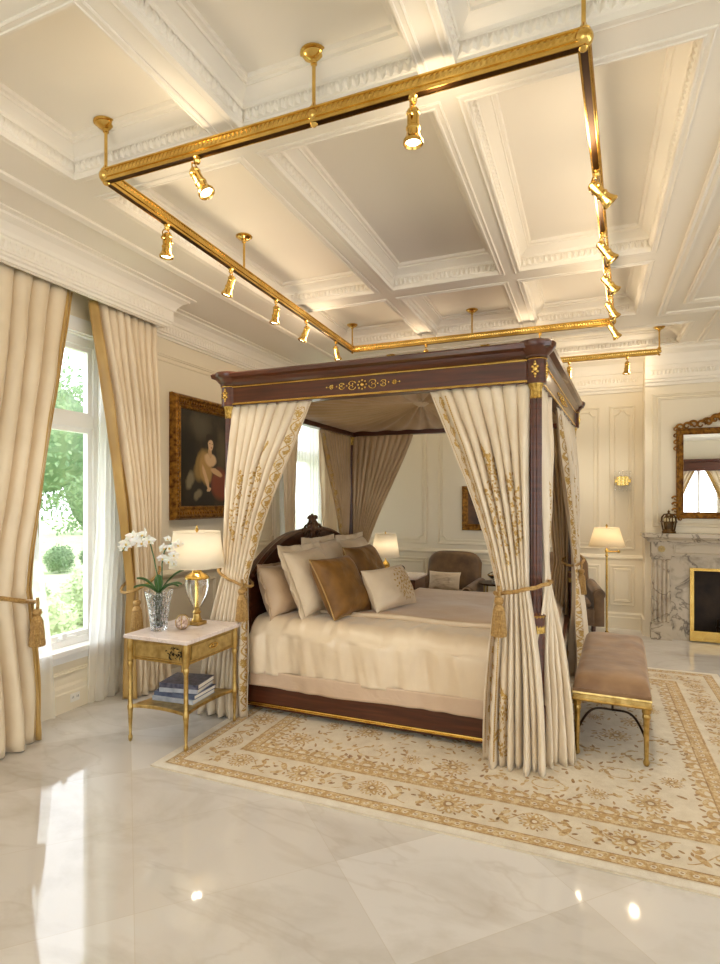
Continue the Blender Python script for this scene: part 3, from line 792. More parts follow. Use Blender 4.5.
m = MB(); m.tube([(-2.0+1.75*i/60, 3.685+.01*math.sin(i*.3), .680+noise.noise(Vector(((-2+1.75*i/60)*2.2,7.4,.84)))*.018) for i in range(61)], [.004+.014*min(1,i/12) for i in range(61)], 8); bp_(m, 'quilt_roll', M['satin'])

# bed curtains
def bedcurtain(label, D, motifs, ropeargs, tas, border=True, back=False, lining=False, wid=1.3, emb=True):
    t = thing('bed_curtain', label, 'curtain', (0,0,0), 0, 'drapes tied to the bed posts')
    m = D.mesh(150, 64); m.build('drape', [M['bedlining' if lining else 'bedsilk']], t, angle=80, recalc=False, solid=.002)
    if emb:
        e = MB(); D.embroider(e, border, motifs, back=back, wid=wid); e.build('embroidery', [M['embroid'], M['embroid']], t, smooth=False, recalc=False)
    if ropeargs:
        b = MB(); rope(b, *ropeargs); b.build('tieback_cord', M['cord'], t)
    if tas: tassel(t, tas, 1.25)
    return t
zt = 2.178; TZ = .96
DA = Drape((P1.x,P1.y-.0,0), (1,0,0), (0,-1,0), zt, TZ, (.02,.66), (-.01,.20), (-.16,.22), N=8, nf=(-.01,.06,.08), seed=1, wb=.10, curve=.95)
bedcurtain('ivory embroidered bed curtain at the near left post, behind the nightstand lamp', DA, ((.28,1.2,1.80,.13),(.64,1.2,1.90,.13)),
           ((P1.x+.075,P1.y-.04), .128, .09, 0, TZ-.0, -.055, .010, (1,0)), (P1.x+.185,P1.y-.125,TZ-.06))
DB = Drape((P2.x-.035,P2.y,0), (-1,0,0), (0,-1,0), zt, 1.0, (0,.60), (-.0,.18), (-.09,.25), N=7, nf=(-.01,.05,.11), seed=2, wb=.10, curve=.95)
bedcurtain('ivory embroidered bed curtain at the near right post, spilling onto the rug', DB, ((.26,1.2,1.78,.13),(.64,1.15,1.90,.14),(.74,.08,.5,.13)),
           ((P2.x-.07,P2.y-.02), .155, .12, 0, 1.0, -.04, .011, (-1,0)), (P2.x-.185,P2.y-.15,.96))
fd = (P3-P2).normalized(); fn_ = (fd.y, -fd.x, 0)
DC = Drape((P2.x,P2.y+.05,0), (fd.x,fd.y,0), fn_, zt, 1.0, (-.03,.5), (-.04,.10), (-.07,.20), N=6, nf=(.0,.04,.06), seed=3, wb=.04, rot=-58)
bedcurtain('narrow ivory bed curtain on the foot side of the near right post', DC, ((.5,1.2,1.75,.06),), None, None, border=False)
DD = Drape((P3.x,P3.y-.05,0), (-fd.x,-fd.y,0), fn_, zt, .93, (0,1.25), (-.02,.26), (-.1,.5), N=10, nf=(-.0,.04,.08), seed=4, wb=.16)
bedcurtain('ivory embroidered bed curtain at the far right post, tied above the bench', DD, ((.35,1.2,1.8,.09),(.62,1.1,1.9,.09)),
           ((P3.x+.01,P3.y-.12), .17, .09, 0, .96, -.03, .010, (-fd.x,-fd.y)), (P3.x+.08,P3.y-.26,.90))
DE = Drape((P3.x-.04,P3.y,0), (-1,0,0), (0,-1,0), zt, .93, (0,.32), (0,.12), (-.0,.22), N=5, nf=(.0,.03,.05), seed=5, wb=.05)
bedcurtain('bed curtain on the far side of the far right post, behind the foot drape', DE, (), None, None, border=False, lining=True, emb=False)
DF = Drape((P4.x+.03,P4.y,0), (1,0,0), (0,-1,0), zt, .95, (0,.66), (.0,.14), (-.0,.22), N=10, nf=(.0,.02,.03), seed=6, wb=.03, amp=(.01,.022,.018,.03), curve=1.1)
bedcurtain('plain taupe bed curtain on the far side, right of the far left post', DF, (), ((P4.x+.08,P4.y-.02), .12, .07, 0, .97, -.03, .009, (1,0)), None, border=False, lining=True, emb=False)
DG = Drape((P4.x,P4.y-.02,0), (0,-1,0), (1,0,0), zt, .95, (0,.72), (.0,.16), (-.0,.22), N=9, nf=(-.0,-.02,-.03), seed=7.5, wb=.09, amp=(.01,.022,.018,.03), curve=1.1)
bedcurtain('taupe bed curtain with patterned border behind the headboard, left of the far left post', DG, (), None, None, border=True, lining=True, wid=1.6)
DH = Drape((P1.x-.02,P1.y+.04,0), (0,1,0), (-1,0,0), zt, .95, (0,.42), (0,.12), (0,.2), N=6, nf=(.0,.03,.05), seed=8, wb=.06)
bedcurtain('ivory bed curtain on the head side of the near left post, beside the portrait', DH, (), None, None, border=False, emb=False)

# pillows
def pillow(name, label, loc, w, h, t, lean, yaw, mt, flange=.0, group=None, seed=0, piping=None, emb=False, cat='pillow'):
    r = thing(name, label, cat, loc, math.radians(yaw), group)
    # local: width along Y, height up, faces +X, leaning back about its bottom edge
    R_ = Rm(-lean, 'Y')
    def f(side):
        def g(u, v):
            a, b = 2*u-1, 2*v-1
            e = max(0, (1-abs(a)**3.2))*max(0, (1-abs(b)**3.2)); th = t*.62*e**.5
            pin = 1-.07*(1-abs(a)**2)*abs(b)**3; pin2 = 1-.07*(1-abs(b)**2)*abs(a)**3
            n_ = noise.noise(Vector((a*2.3+seed, b*2.3, side)))*.012*e + noise.noise(Vector((a*6+seed, b*6, side)))*.004*e
            y = a*w/2*pin2; z = h/2 + b*h/2*pin
            z -= .012*(1-abs(b))*0
            q = R_ @ Vector((side*(th+n_), y, z)); return (q.x, q.y, q.z)
        return g
    m = MB(); m.grid(f(1), 44, 44); m.grid(f(-1), 44, 44)
    bm_ = m.build('cover', mt, r, angle=70)
    if flange:
        m = MB(); w2, h2 = w/2*.985, h/2*.985
        P_ = []
        def ring(k, j):
            a = 2*PI*j/120; c, s_ = math.cos(a), math.sin(a); q = 1/max(abs(c), abs(s_))
            aa, bb = c*q, s_*q
            kx = w2*(1-.06*(1-abs(bb)**2)*(abs(aa) > .999)); kz = h2*(1-.06*(1-abs(aa)**2)*(abs(bb) > .999))
            x = .012*math.sin(j*.55+seed)*k + .006*math.sin(j*1.3)*k
            return R_ @ Vector((x, aa*(kx+flange*k), h/2+bb*(kz+flange*k)))
        m.grid(lambda u, v: ring(v, int(round(u*120)) % 120), 120, 3, closeu=False); m.build('flange', mt, r, angle=60, solid=.006, recalc=False)
    if piping:
        m = MB(); pts = []
        for j in range(96):
            a = 2*PI*j/96; c, s_ = math.cos(a), math.sin(a); q = 1/max(abs(c), abs(s_)); aa, bb = c*q, s_*q
            pin = 1-.07*(1-abs(aa)**2)*abs(bb)**3; pin2 = 1-.07*(1-abs(bb)**2)*abs(aa)**3
            pts.append(R_ @ Vector((0, aa*w/2*pin2, h/2+bb*h/2*pin)))
        m.tube(pts, .005, 6, True); m.build('piping', piping, r)
    if emb:
        m = MB(); rnd = random.Random(4); g = f(1)
        def lf(u, v, L, W, an):
            vs = []
            for x, y in [(-.5,0),(-.2,.45),(.15,.45),(.5,0),(.15,-.45),(-.2,-.45)]:
                X, Y = x*L, y*W; uu = u+(X*math.cos(an)-Y*math.sin(an))/w; vv = v+(X*math.sin(an)+Y*math.cos(an))/h
                p = Vector(g(min(.99,max(.01,uu)), min(.99,max(.01,vv)))) + R_ @ Vector((.004,0,0)); vs.append(p)
            m.add(vs, [(0,1,2,3,4,5)])
        for ring_, nn, L in ((.02,6,.03),(.055,10,.035),(.09,14,.035),(.125,16,.03)):
            for k in range(nn):
                a = 2*PI*k/nn + ring_*20; lf(.68+ring_*math.cos(a)/w, .5+ring_*math.sin(a)/h, L, .014, a+(.9 if nn % 4 else 0))
        for k in range(60):
            a = rnd.uniform(0, 2*PI); q = rnd.uniform(.03,.13); lf(.68+q*math.cos(a)/w, .5+q*math.sin(a)/h, .016, .008, rnd.uniform(0,PI))
        m.build('embroidery', M['embroid'], r, smooth=False, recalc=False)
    return r
zb = .672
pillow('bed_pillow', 'beige silk pillow nearest the near left bed curtain', (-2.06,3.64,zb-.01), .44, .38, .16, 20, -6, M['beige'], .02, 'bed pillows', 1)
pillow('bed_pillow', 'large flanged cream pillow between the beige and the gold velvet pillow', (-1.83,3.74,zb), .52, .50, .17, 24, -4, M['linen'], .05, 'bed pillows', 2)
pillow('bed_pillow', 'cream flanged pillow at the back, behind the gold velvet cushion', (-1.97,4.30,zb+.01), .56, .50, .17, 20, 0, M['linen'], .05, 'bed pillows', 3)
pillow('bed_pillow', 'cream pillow at the back, farthest across the bed', (-1.97,4.92,zb+.01), .56, .48, .17, 18, 0, M['linen'], .05, 'bed pillows', 4)
pillow('velvet_cushion', 'gold velvet cushion in front of the large cream pillow', (-1.56,3.68,zb+.005), .44, .46, .17, 30, -14, M['goldvelvet'], 0, 'velvet cushions', 5, M['wingold'], cat='cushion')
pillow('velvet_cushion', 'dark gold velvet cushion behind the embroidered one', (-1.66,4.42,zb+.02), .46, .46, .17, 26, -8, M['goldvelvet'], 0, 'velvet cushions', 6, M['wingold'], cat='cushion')
pillow('embroidered_cushion', 'small cream lumbar cushion embroidered with a gold medallion', (-1.34,4.0,zb+.02), .54, .32, .14, 26, -14, M['linen'], 0, None, 7, M['linen'], True, cat='cushion')

# ------------------------------------------------------------------ rug
RX0, RX1, RY0, RY1 = -2.3, 1.02, 2.45, 5.6
m = MB(); m.bx(RX0+.012, RX1-.012, RY0+.012, RY1-.012, .0005, .010)
fz = [.0108]; cnt = [0]
def poly(pts, mi, dz=0):
    cnt[0] += 1; m.add([(x, y, fz[0]+dz*1.5+cnt[0]*6e-8) for x, y in pts], [tuple(range(len(pts)))], mi)
def lf(x, y, L, W, a, mi=1, dz=.0002, n=8):
    pts = []
    for k in range(n):
        t = 2*PI*k/n; X = L/2*math.cos(t); Y = W/2*math.sin(t)*(1-.25*math.cos(t))
        pts.append((x+X*math.cos(a)-Y*math.sin(a), y+X*math.sin(a)+Y*math.cos(a)))
    if all(RX0+.02 < p[0] < RX1-.02 and RY0+.02 < p[1] < RY1-.02 for p in pts): poly(pts, mi, dz)
rr = random.Random(11)
def flower(x, y, r, a0=0, n=9):
    for k in range(n):
        a = a0+2*PI*k/n; lf(x+r*.68*math.cos(a), y+r*.68*math.sin(a), r*.7, r*.42, a, 1, .0002)
        lf(x+r*.66*math.cos(a), y+r*.66*math.sin(a), r*.36, r*.16, a, 0, .0004)
    lf(x, y, r*.9, r*.9, 0, 1, .0003, 12); lf(x, y, r*.62, r*.62, 0, 2, .0005, 12); lf(x, y, r*.34, r*.34, 0, 0, .0007, 10)
    for k in range(n):
        a = a0+2*PI*(k+.5)/n; lf(x+r*1.0*math.cos(a), y+r*1.0*math.sin(a), r*.26, r*.12, a, 2, .0003)
def vine(pts, w=.008, mi=1):
    for p, q in zip(pts[:-1], pts[1:]):
        dx, dy = q[0]-p[0], q[1]-p[1]; L = math.hypot(dx, dy) or 1; nx, ny = -dy/L*w/2, dx/L*w/2
        poly([(p[0]-nx,p[1]-ny),(q[0]-nx,q[1]-ny),(q[0]+nx,q[1]+ny),(p[0]+nx,p[1]+ny)], mi, .0001)
def ringband(i0, i1, mi, dz=0):
    a = [(RX0+i0,RY0+i0),(RX1-i0,RY0+i0),(RX1-i0,RY1-i0),(RX0+i0,RY1-i0)]; b = [(RX0+i1,RY0+i1),(RX1-i1,RY0+i1),(RX1-i1,RY1-i1),(RX0+i1,RY1-i1)]
    for k in range(4): poly([a[k], a[(k+1) % 4], b[(k+1) % 4], b[k]], mi, dz)
ringband(.014,.06,3); ringband(.07,.135,1); ringband(.068,.073,2,.0001); ringband(.132,.137,2,.0001); ringband(.365,.372,1); ringband(.375,.45,1,.00005); ringband(.448,.455,2,.0002); ringband(.372,.376,2,.0002)
def along(ins, step, f):
    L = [((RX0+ins,RY0+ins),(RX1-ins,RY0+ins)),((RX1-ins,RY0+ins),(RX1-ins,RY1-ins)),((RX1-ins,RY1-ins),(RX0+ins,RY1-ins)),((RX0+ins,RY1-ins),(RX0+ins,RY0+ins))]
    for (a, b) in L:
        d = math.hypot(b[0]-a[0], b[1]-a[1]); n = max(1, round(d/step)); t = ((b[0]-a[0])/d, (b[1]-a[1])/d); nr = (-t[1], t[0])
        for k in range(n):
            s_ = (k+.5)*d/n; f(a[0]+t[0]*s_, a[1]+t[1]*s_, math.atan2(t[1], t[0]), nr, k)
# ornaments inside gold bands
along(.102, .05, lambda x, y, a, nr, k: (lf(x, y, .03, .022, a+.6, 0, .0003), lf(x, y, .014, .01, a, 2, .0005)))
along(.412, .055, lambda x, y, a, nr, k: (lf(x, y, .032, .024, a-.6, 0, .0003), lf(x, y, .015, .01, a, 2, .0005)))
# scalloped inner edge towards the field
def scal(x, y, a, nr, k):
    lf(x+nr[0]*.005, y+nr[1]*.005, .10, .07+.03*(k % 3 == 0), a, 1, .00015, 12); lf(x+nr[0]*.0, y+nr[1]*.0, .05, .03, a, 0, .0004)
    for q in (-1, 1): lf(x+nr[0]*.05+math.cos(a)*q*.03, y+nr[1]*.05+math.sin(a)*q*.03, .035, .016, a+q*.8, 2, .0003)
along(.47, .105, scal)
# wide floral border
def bord(x, y, a, nr, k):
    t = (math.cos(a), math.sin(a)); s_ = 1 if k % 2 else -1
    flower(x+nr[0]*.0, y+nr[1]*.0, .088 if k % 2 else .07, rr.uniform(0, 1), 10)
    for q in (-1, 1):
        bx_, by_ = x+t[0]*q*.135, y+t[1]*q*.135
        lf(bx_+nr[0]*.03*s_, by_+nr[1]*.03*s_, .09, .035, a+q*1.0, 1); lf(bx_-nr[0]*.035*s_, by_-nr[1]*.035*s_, .06, .028, a-q*.8, 1); lf(bx_-nr[0]*.065*s_, by_-nr[1]*.065*s_, .03, .018, a, 2)
        for j in range(9): lf(bx_+rr.uniform(-.06,.06), by_+rr.uniform(-.06,.06), .03, .014, rr.uniform(0,PI), 1 if j % 2 else 2)
    vine([(x+t[0]*(-.2+.4*i/16)+nr[0]*.075*s_*math.cos(i/16*2*PI), y+t[1]*(-.2+.4*i/16)+nr[1]*.075*s_*math.cos(i/16*2*PI)) for i in range(17)], .006)
along(.25, .40, bord)
# field
fx0, fx1, fy0, fy1 = RX0+.56, RX1-.56, RY0+.56, RY1-.56
for iy in range(8):
    for ix in range(9):
        x = fx0+(ix+.5*(iy % 2)+.25)*(fx1-fx0)/9; y = fy0+(iy+.25)*(fy1-fy0)/7.5
        if x > fx1 or y > fy1: continue
        k = (ix*3+iy*5) % 4
        if k == 0: flower(x, y, .085, ix, 9)
        elif k == 1: flower(x, y, .055, ix, 8)
        elif k == 2:
            vine([(x+(.10*(1-.5*i/18))*math.cos(i*.33+ix), y+(.07*(1-.5*i/18))*math.sin(i*.33+ix)) for i in range(19)], .008)
            for j in range(6): lf(x+.10*math.cos(j*1.05), y+.07*math.sin(j*1.05), .045, .02, j*1.05+1.2, 1)
        else:
            for j in range(5): lf(x+rr.uniform(-.05,.05), y+rr.uniform(-.04,.04), .05, .024, rr.uniform(0,PI), 1)
        for j in range(13): lf(x+rr.uniform(-.17,.17), y+rr.uniform(-.13,.13), rr.uniform(.025,.055), rr.uniform(.012,.022), rr.uniform(0,PI), 1 if j % 3 else 2)
# fringe-side strips at the two short ends
rug = m.build('area_rug', [M['rug'], M['ruggold'], M['rugbrown'], M['rugpale']], None, smooth=False)
tag(rug, 'ivory wool rug with gold floral border lying under the bed', 'rug')

# ------------------------------------------------------------------ bench
b = thing('bench', 'mocha velvet bench with gilt legs at the foot of the bed', 'bench', (.142,4.12,.011), math.radians(-2.9))
hx, hy = .205, .63
def seatf(u, v):
    a, c = 2*u-1, 2*v-1; e = (1-abs(a)**6)*(1-abs(c)**14); z = .395+.085*max(0, e)**.35 + .006*noise.noise(Vector((a*2,c*4,1)))
    return (a*hx*(1+.0*abs(c)), c*hy, z)
m = MB(); m.grid(seatf, 40, 90); m.bx(-hx, hx, -hy, hy, .375, .396); m.build('seat', M['benchvelvet'], b, angle=60)
m = MB(); m.mould(rect(-hx+.004, hx-.004, -hy+.004, hy-.004), [(0,.375),(-.008,.375),(-.010,.365),(-.004,.36),(-.004,.335),(-.01,.33),(-.006,.322),(.02,.322),(.02,.375)]); m.build('seat_frame', M['softgold'], b, smooth=False)
for sx in (-1, 1):
    for sy in (-1, 1):
        m = MB(); m.lathe([(.010,0),(.016,.01),(.018,.02),(.011,.04),(.017,.26),(.022,.27),(.022,.28),(.018,.29),(.024,.30),(.024,.375)], 20, T(sx*(hx-.024), sy*(hy-.024), 0), flute=10, fd=.08); m.build('leg', M['softgold'], b)
m = MB()
for sx in (-1, 1):
    for sy in (-1, 1):
        m.tube([(sx*(hx-.024)*(1-t)**.6*1.0, sy*((hy-.024)-(hy-.20)*t), .14+.05*math.sin(PI*t)-.0*t) for t in [i/16 for i in range(17)]], .007, 8)
m.tube([(0,-.18,.14),(0,.18,.14)], .007, 8)
m.build('stretcher', M['blackiron'], b)

# ------------------------------------------------------------------ nightstand
ns = thing('nightstand', 'gilt side table with pink white marble top left of the bed', 'side table', (-2.435,2.925,0))
X, Y = .245, .275
m = MB(); m.bx(-X, X, -Y, Y, .642, .667); m.build('marble_top', M['topmarble'], ns, smooth=False, bev=.006)
m = MB(); x, y = X-.03, Y-.03; m.bx(-x, x, -y, y, .515, .642); m.build('apron', M['enamel'], ns, smooth=False)
m = MB()
for a0, a1, fn in ((-x,x,lambda a, b_, h: (a,-y-h,b_)), (-y,y,lambda a, b_, h: (x+h,a,b_))):
    m.mould(rect(a0, a1, .515, .642), [(0,0),(0,.006),(.008,.006),(.01,0)], fn=fn)
    m.mould(rect(a0+.035, a1-.035, .532, .626), [(0,0),(0,.004),(.004,.004),(.005,0)], fn=fn)
m.build('gilt_edging', M['softgold'], ns, smooth=False)
m = MB(); m.bx(x, x+.007, -y+.045, y-.045, .538, .62); dr = m.build('drawer', M['enamel'], ns, smooth=False, bev=.002)
m = MB(); pts = [(x+.014, .04*math.cos(i/24*2*PI), .58+.014*math.sin(i/24*2*PI)) for i in range(24)]; m.tube(pts, .004, 6, True); m.ball((x+.012,0,.58), .008, 8, 6); m.build('drawer_handle', M['gold'], dr)
m = MB(); rnd = random.Random(3)
for k in range(46):
    a = rnd.uniform(0, 2*PI); q = rnd.random()**.6; cx_, cz_ = .125+.065*q*math.cos(a), .578+.038*q*math.sin(a); an = rnd.uniform(0, PI); L, W = rnd.uniform(.016,.03), rnd.uniform(.006,.012)
    m.add([(cx_+(px_*L)*math.cos(an)-(pz_*W)*math.sin(an), -y-.004-.001*(k % 3), cz_+(px_*L)*math.sin(an)+(pz_*W)*math.cos(an)) for px_, pz_ in ((-.5,0),(0,-.5),(.5,0),(0,.5))], [(0,1,2,3)], k % 3 == 0)
m.build('floral_inlay', [M['darkenamel'], M['softgold']], ns, smooth=False, recalc=False)
for sx in (-1, 1):
    for sy in (-1, 1):
        m = MB(); m.lathe([(.007,0),(.012,.012),(.013,.03),(.008,.045),(.015,.19),(.018,.20),(.018,.22),(.014,.23),(.013,.46),(.018,.475),(.018,.49),(.014,.5),(.02,.515),(.021,.642)], 20, T(sx*x, sy*y, 0)); m.build('leg', M['softgold'], ns)
def shelf(z, d=.06):
    pts = []; n_ = 12
    for (ax_, ay_, bx_, by_, nx_, ny_) in ((-x,-y,x,-y,0,1),(x,-y,x,y,-1,0),(x,y,-x,y,0,-1),(-x,y,-x,-y,1,0)):
        for i in range(n_):
            t = i/n_; q = math.sin(PI*t)**.7*.035; pts.append((ax_+(bx_-ax_)*t+nx_*q, ay_+(by_-ay_)*t+ny_*q, z))
    return pts
m = MB(); a = shelf(.205); c = shelf(.225); k = len(a)
m.add(a+c, [tuple(range(k))[::-1], tuple(range(k, 2*k))] + [(i, (i+1) % k, k+(i+1) % k, k+i) for i in range(k)]); m.build('shelf', M['softgold'], ns, smooth=False, bev=.002)
# books
bz = .226
for w_, d_, h_, rz, mt, dx, dy, lb in ((.30,.25,.028,4,'bookgrey',0,0,'pale grey book at the bottom of the stack under the nightstand'),
        (.30,.24,.026,4,'bookblue',.005,.005,'slate blue book second from the bottom of the stack'),
        (.26,.22,.026,12,'bookgrey',.01,.01,'pale blue grey book third in the stack, turned slightly'),
        (.27,.215,.03,10,'booknavy',.015,.01,'navy book with a mottled cover on top of the stack')):
    t = thing('book', lb, 'book', (-2.44+dx,2.93+dy,bz), math.radians(rz), 'books under the nightstand')
    m = MB(); m.bx(-w_/2, w_/2, -d_/2, d_/2, 0, .003); m.bx(-w_/2, w_/2, -d_/2, d_/2, h_-.003, h_); m.bx(-w_/2, w_/2, -d_/2, -d_/2+.004, 0, h_); m.build('cover', M[mt], t, smooth=False)
    m = MB(); m.bx(-w_/2+.004, w_/2-.004, -d_/2+.004, d_/2-.005, .003, h_-.003); m.build('pages', M['bookpages'], t, smooth=False)
    bz += h_+.0005
# table lamp
def light(name, typ, loc, power, col, parent=None, **kw):
    L = bpy.data.lights.new(name, typ); L.energy = power; L.color = col
    for k, v in kw.items(): setattr(L, k, v)
    o = bpy.data.objects.new(name, L); C.objects.link(o); o.location = loc
    if parent: o.parent = parent
    return o
WARM = (1, .87, .70)
lp = thing('table_lamp', 'glass urn table lamp with gilt mounts and cream drum shade on the nightstand', 'lamp', (-2.44,3.055,.668))
m = MB(); m.bx(-.045,.045,-.045,.045,0,.02); m.lathe([(.034,.02),(.036,.03),(.026,.045),(.022,.07),(.03,.08),(.018,.095),(.02,.11),(.03,.118)], 24); m.build('base', M['softgold'], lp)
m = MB(); m.lathe([(.012,.116),(.028,.118),(.045,.15),(.066,.2),(.076,.25),(.078,.29),(.074,.31)], 40, flute=20, fd=.03); m.build('glass_urn', M['urn'], lp, recalc=True)
m = MB(); m.lathe([(.080,.305),(.082,.315),(.07,.33),(.05,.34),(.034,.35),(.03,.365),(.036,.375),(.02,.385),(.014,.40),(.006,.41),(.006,.66)], 32, flute=16, fd=.03); m.tube([(0,0,.12),(0,0,.31)], .008); m.build('cap', M['gold'], lp)
m = MB(); m.lathe([(.006,.62),(.012,.63),(.008,.645),(0,.66)], 16); m.build('finial', M['gold'], lp)
def shade(parent, r0, r1, z0, z1, mt, name='lamp_shade', flute=0):
    m = MB(); n_ = 72; vs = []
    for r, z in ((r0,z0),(r1,z1)):
        for k in range(n_):
            q = r*(1+(.012*(k % 2) if flute else 0)); a = 2*PI*k/n_; vs.append((q*math.cos(a), q*math.sin(a), z))
    m.add(vs, [(k, (k+1) % n_, n_+(k+1) % n_, n_+k) for k in range(n_)]); o = m.build(name, mt, parent, angle=20 if flute else 60, recalc=False, solid=.002)
    for r, z in ((r0,z0),(r1,z1)):
        m = MB(); m.tube([(r*math.cos(2*PI*k/48), r*math.sin(2*PI*k/48), z) for k in range(48)], .003, 6, True); m.build('shade_trim', mt, o)
    return o
shade(lp, .178, .152, .385, .62, M['shade'])
light('lamp_bulb', 'POINT', (0,0,.5), 1.5, WARM, lp, shadow_soft_size=.03)
# vase + orchid
vs_ = thing('crystal_vase', 'cut crystal vase on the nightstand holding the white orchid', 'vase', (-2.56,2.83,.668))
m = MB(); m.lathe([(0,0),(.048,0),(.05,.01),(.056,.06),(.066,.14),(.078,.21),(.088,.25),(.084,.25),(.074,.21),(.06,.14),(.05,.06),(.042,.022),(0,.02)], 48, flute=24, fd=.05); m.build('glass', M['crystal'], vs_)
orc = thing('orchid', 'white moth orchid with two flower sprays in the crystal vase', 'plant', (-2.56,2.83,.69))
m = MB(); rnd = random.Random(8)
for k in range(26):
    a = rnd.uniform(0, 2*PI); q = rnd.uniform(.002,.03)
    m.tube([(q*math.cos(a),q*math.sin(a),.002),(q*.8*math.cos(a+1),q*.8*math.sin(a+1),.09),(q*1.1*math.cos(a+2),q*1.1*math.sin(a+2),.2)], .006, 6)
m.build('stems_in_vase', M['moss'], orc)
cr = Vector((math.cos(math.radians(22.35)), math.sin(math.radians(22.35)), 0)); cf = Vector((-cr.y, cr.x, 0))
def rp(r_, u_, f_=0): return cr*r_ + cf*f_ + Vector((0,0,u_))
for (dr, du, df, L_) in ((-.17,.02,.02,1),(-.13,.085,-.03,1),(.15,.13,.03,1),(.16,.05,-.04,1),(-.03,.09,.07,1),(.1,.02,.08,1)):
    m = MB(); S = rp(0,.20); E_ = rp(dr,.22+du,df); mid = (S+E_)/2 + Vector((0,0,.06)); d = (E_-S).normalized(); sd = d.cross(Vector((0,0,1))).normalized()
    def g(u, v, S=S, E_=E_, mid=mid, sd=sd):
        p = S*(1-u)**2 + mid*2*u*(1-u) + E_*u*u; w_ = .026*math.sin(PI*min(.999,max(.001,u))**.75)+.001
        return p + sd*w_*(2*v-1) + Vector((0,0,.012*abs(2*v-1)))
    m.grid(g, 16, 6); m.build('leaf', M['leaf'], orc, angle=70, recalc=False, solid=.002)
st1 = [rp(0,.16), rp(-.005,.30), rp(-.03,.43), rp(-.055,.53), rp(-.09,.57), rp(-.14,.57), rp(-.20,.53), rp(-.235,.48)]
st2 = [rp(.01,.16), rp(.02,.28), rp(.02,.40), rp(.035,.48), rp(.06,.52), rp(.085,.53)]
m = MB(); m.tube(st1, .004, 6); m.tube(st2, .004, 6); m.build('flower_stem', M['leaf'], orc)
def orchid_flower(c, s_, ry, rx):
    m = MB(); R_ = T(*c) @ Rm(22.35+ry, 'Z') @ Rm(rx, 'X')
    for k, (ang, L, W) in enumerate(((90,1,.62),(215,.95,.55),(325,.95,.55),(15,1.05,1.0),(165,1.05,1.0))):
        a = math.radians(ang)
        def g(u, v, a=a, L=L, W=W, k=k):
            l_ = u*L*s_; w_ = W*s_*.5*math.sin(PI*min(.999,max(.001,u**.8)))*(2*v-1)
            return (l_*math.cos(a)-w_*math.sin(a), -.012*u*u*(1 if k < 3 else 1.6)+.006*abs(2*v-1)-.003*(k > 2), l_*math.sin(a)+w_*math.cos(a))
        m.grid(g, 7, 6, 0, M=R_)
    m.ball(R_ @ Vector((0,-.012,-.004)), s_*.16, 8, 6, 1, (1,1,1.2)); return m.build('flower', [M['petal'], M['lip']], orc, angle=80, recalc=False)
rnd = random.Random(2)
for (r_, u_, f_, s_) in ((-.06,.55,-.02,.045),(-.10,.58,.01,.05),(-.13,.545,-.03,.05),(-.165,.57,.0,.048),(-.20,.53,-.02,.045),(-.225,.50,.0,.035),(-.09,.535,-.04,.045),
                         (.03,.44,-.02,.036),(.03,.50,0,.036),(.06,.56,0,.026),(.085,.50,-.02,.042),(.10,.455,.0,.038),(.075,.42,-.02,.036),(.12,.52,.02,.04),(.10,.40,.01,.03)):
    orchid_flower(rp(r_, u_, f_), s_, rnd.uniform(-40,40), rnd.uniform(-20,20))
# small pearl ball box
t = thing('pearl_ornament', 'small round pearl ornament with gilt wires on the nightstand before the lamp', 'ornament', (-2.43,2.9,.668))
m = MB()
for k in range(26):
    zz = 1-2*(k+.5)/26; a = k*2.39996; q = math.sqrt(1-zz*zz); m.ball((.032*q*math.cos(a), .032*q*math.sin(a), .046+.032*zz), .0125, 10, 7)
m.build('pearls', M['pearl'], t)
m = MB()
for k in range(3): m.tube([Rm(60*k, 'Z') @ Vector((.047*math.cos(i/24*2*PI), 0, .046+.047*math.sin(i/24*2*PI))) for i in range(24)], .0025, 6, True)
m.build('wire_bands', M['softgold'], t)

# ------------------------------------------------------------------ portrait
pw = thing('portrait_painting', 'old portrait of a seated woman in a carved gilt frame left of the bed', 'painting')
y0, y1, z0, z1 = 3.94, 4.92, 1.32, 2.46
def ornframe(m, path, fn, w, dep, mi=0):
    m.mould(path, [(0,0),(0,dep*.5),(w*.12,dep*.9),(w*.25,dep),(w*.38,dep*.7),(w*.7,dep*.45),(w*.8,dep*.6),(w*.9,dep*.5),(w,dep*.15),(w,0)], fn=fn, mi=mi)
m = MB(); ornframe(m, rect(y0,y1,z0,z1), Lw, .13, .07)
for a, b_ in (((y0+.06,z0+.06),(y1-.06,z0+.06)),((y0+.06,z1-.06),(y1-.06,z1-.06)),((y0+.06,z0+.06),(y0+.06,z1-.06)),((y1-.06,z0+.06),(y1-.06,z1-.06))):
    L = math.hypot(b_[0]-a[0], b_[1]-a[1]); k = int(L/.035)
    for i in range(k+1):
        q = (a[0]+(b_[0]-a[0])*i/k, a[1]+(b_[1]-a[1])*i/k); near = min(i, k-i)
        m.ball(Lw(q[0], q[1], .045), .022 if near < 3 else .014, 8, 5, 0, (.8,1,1))
m.build('frame', M['giltwood'], pw, angle=30)
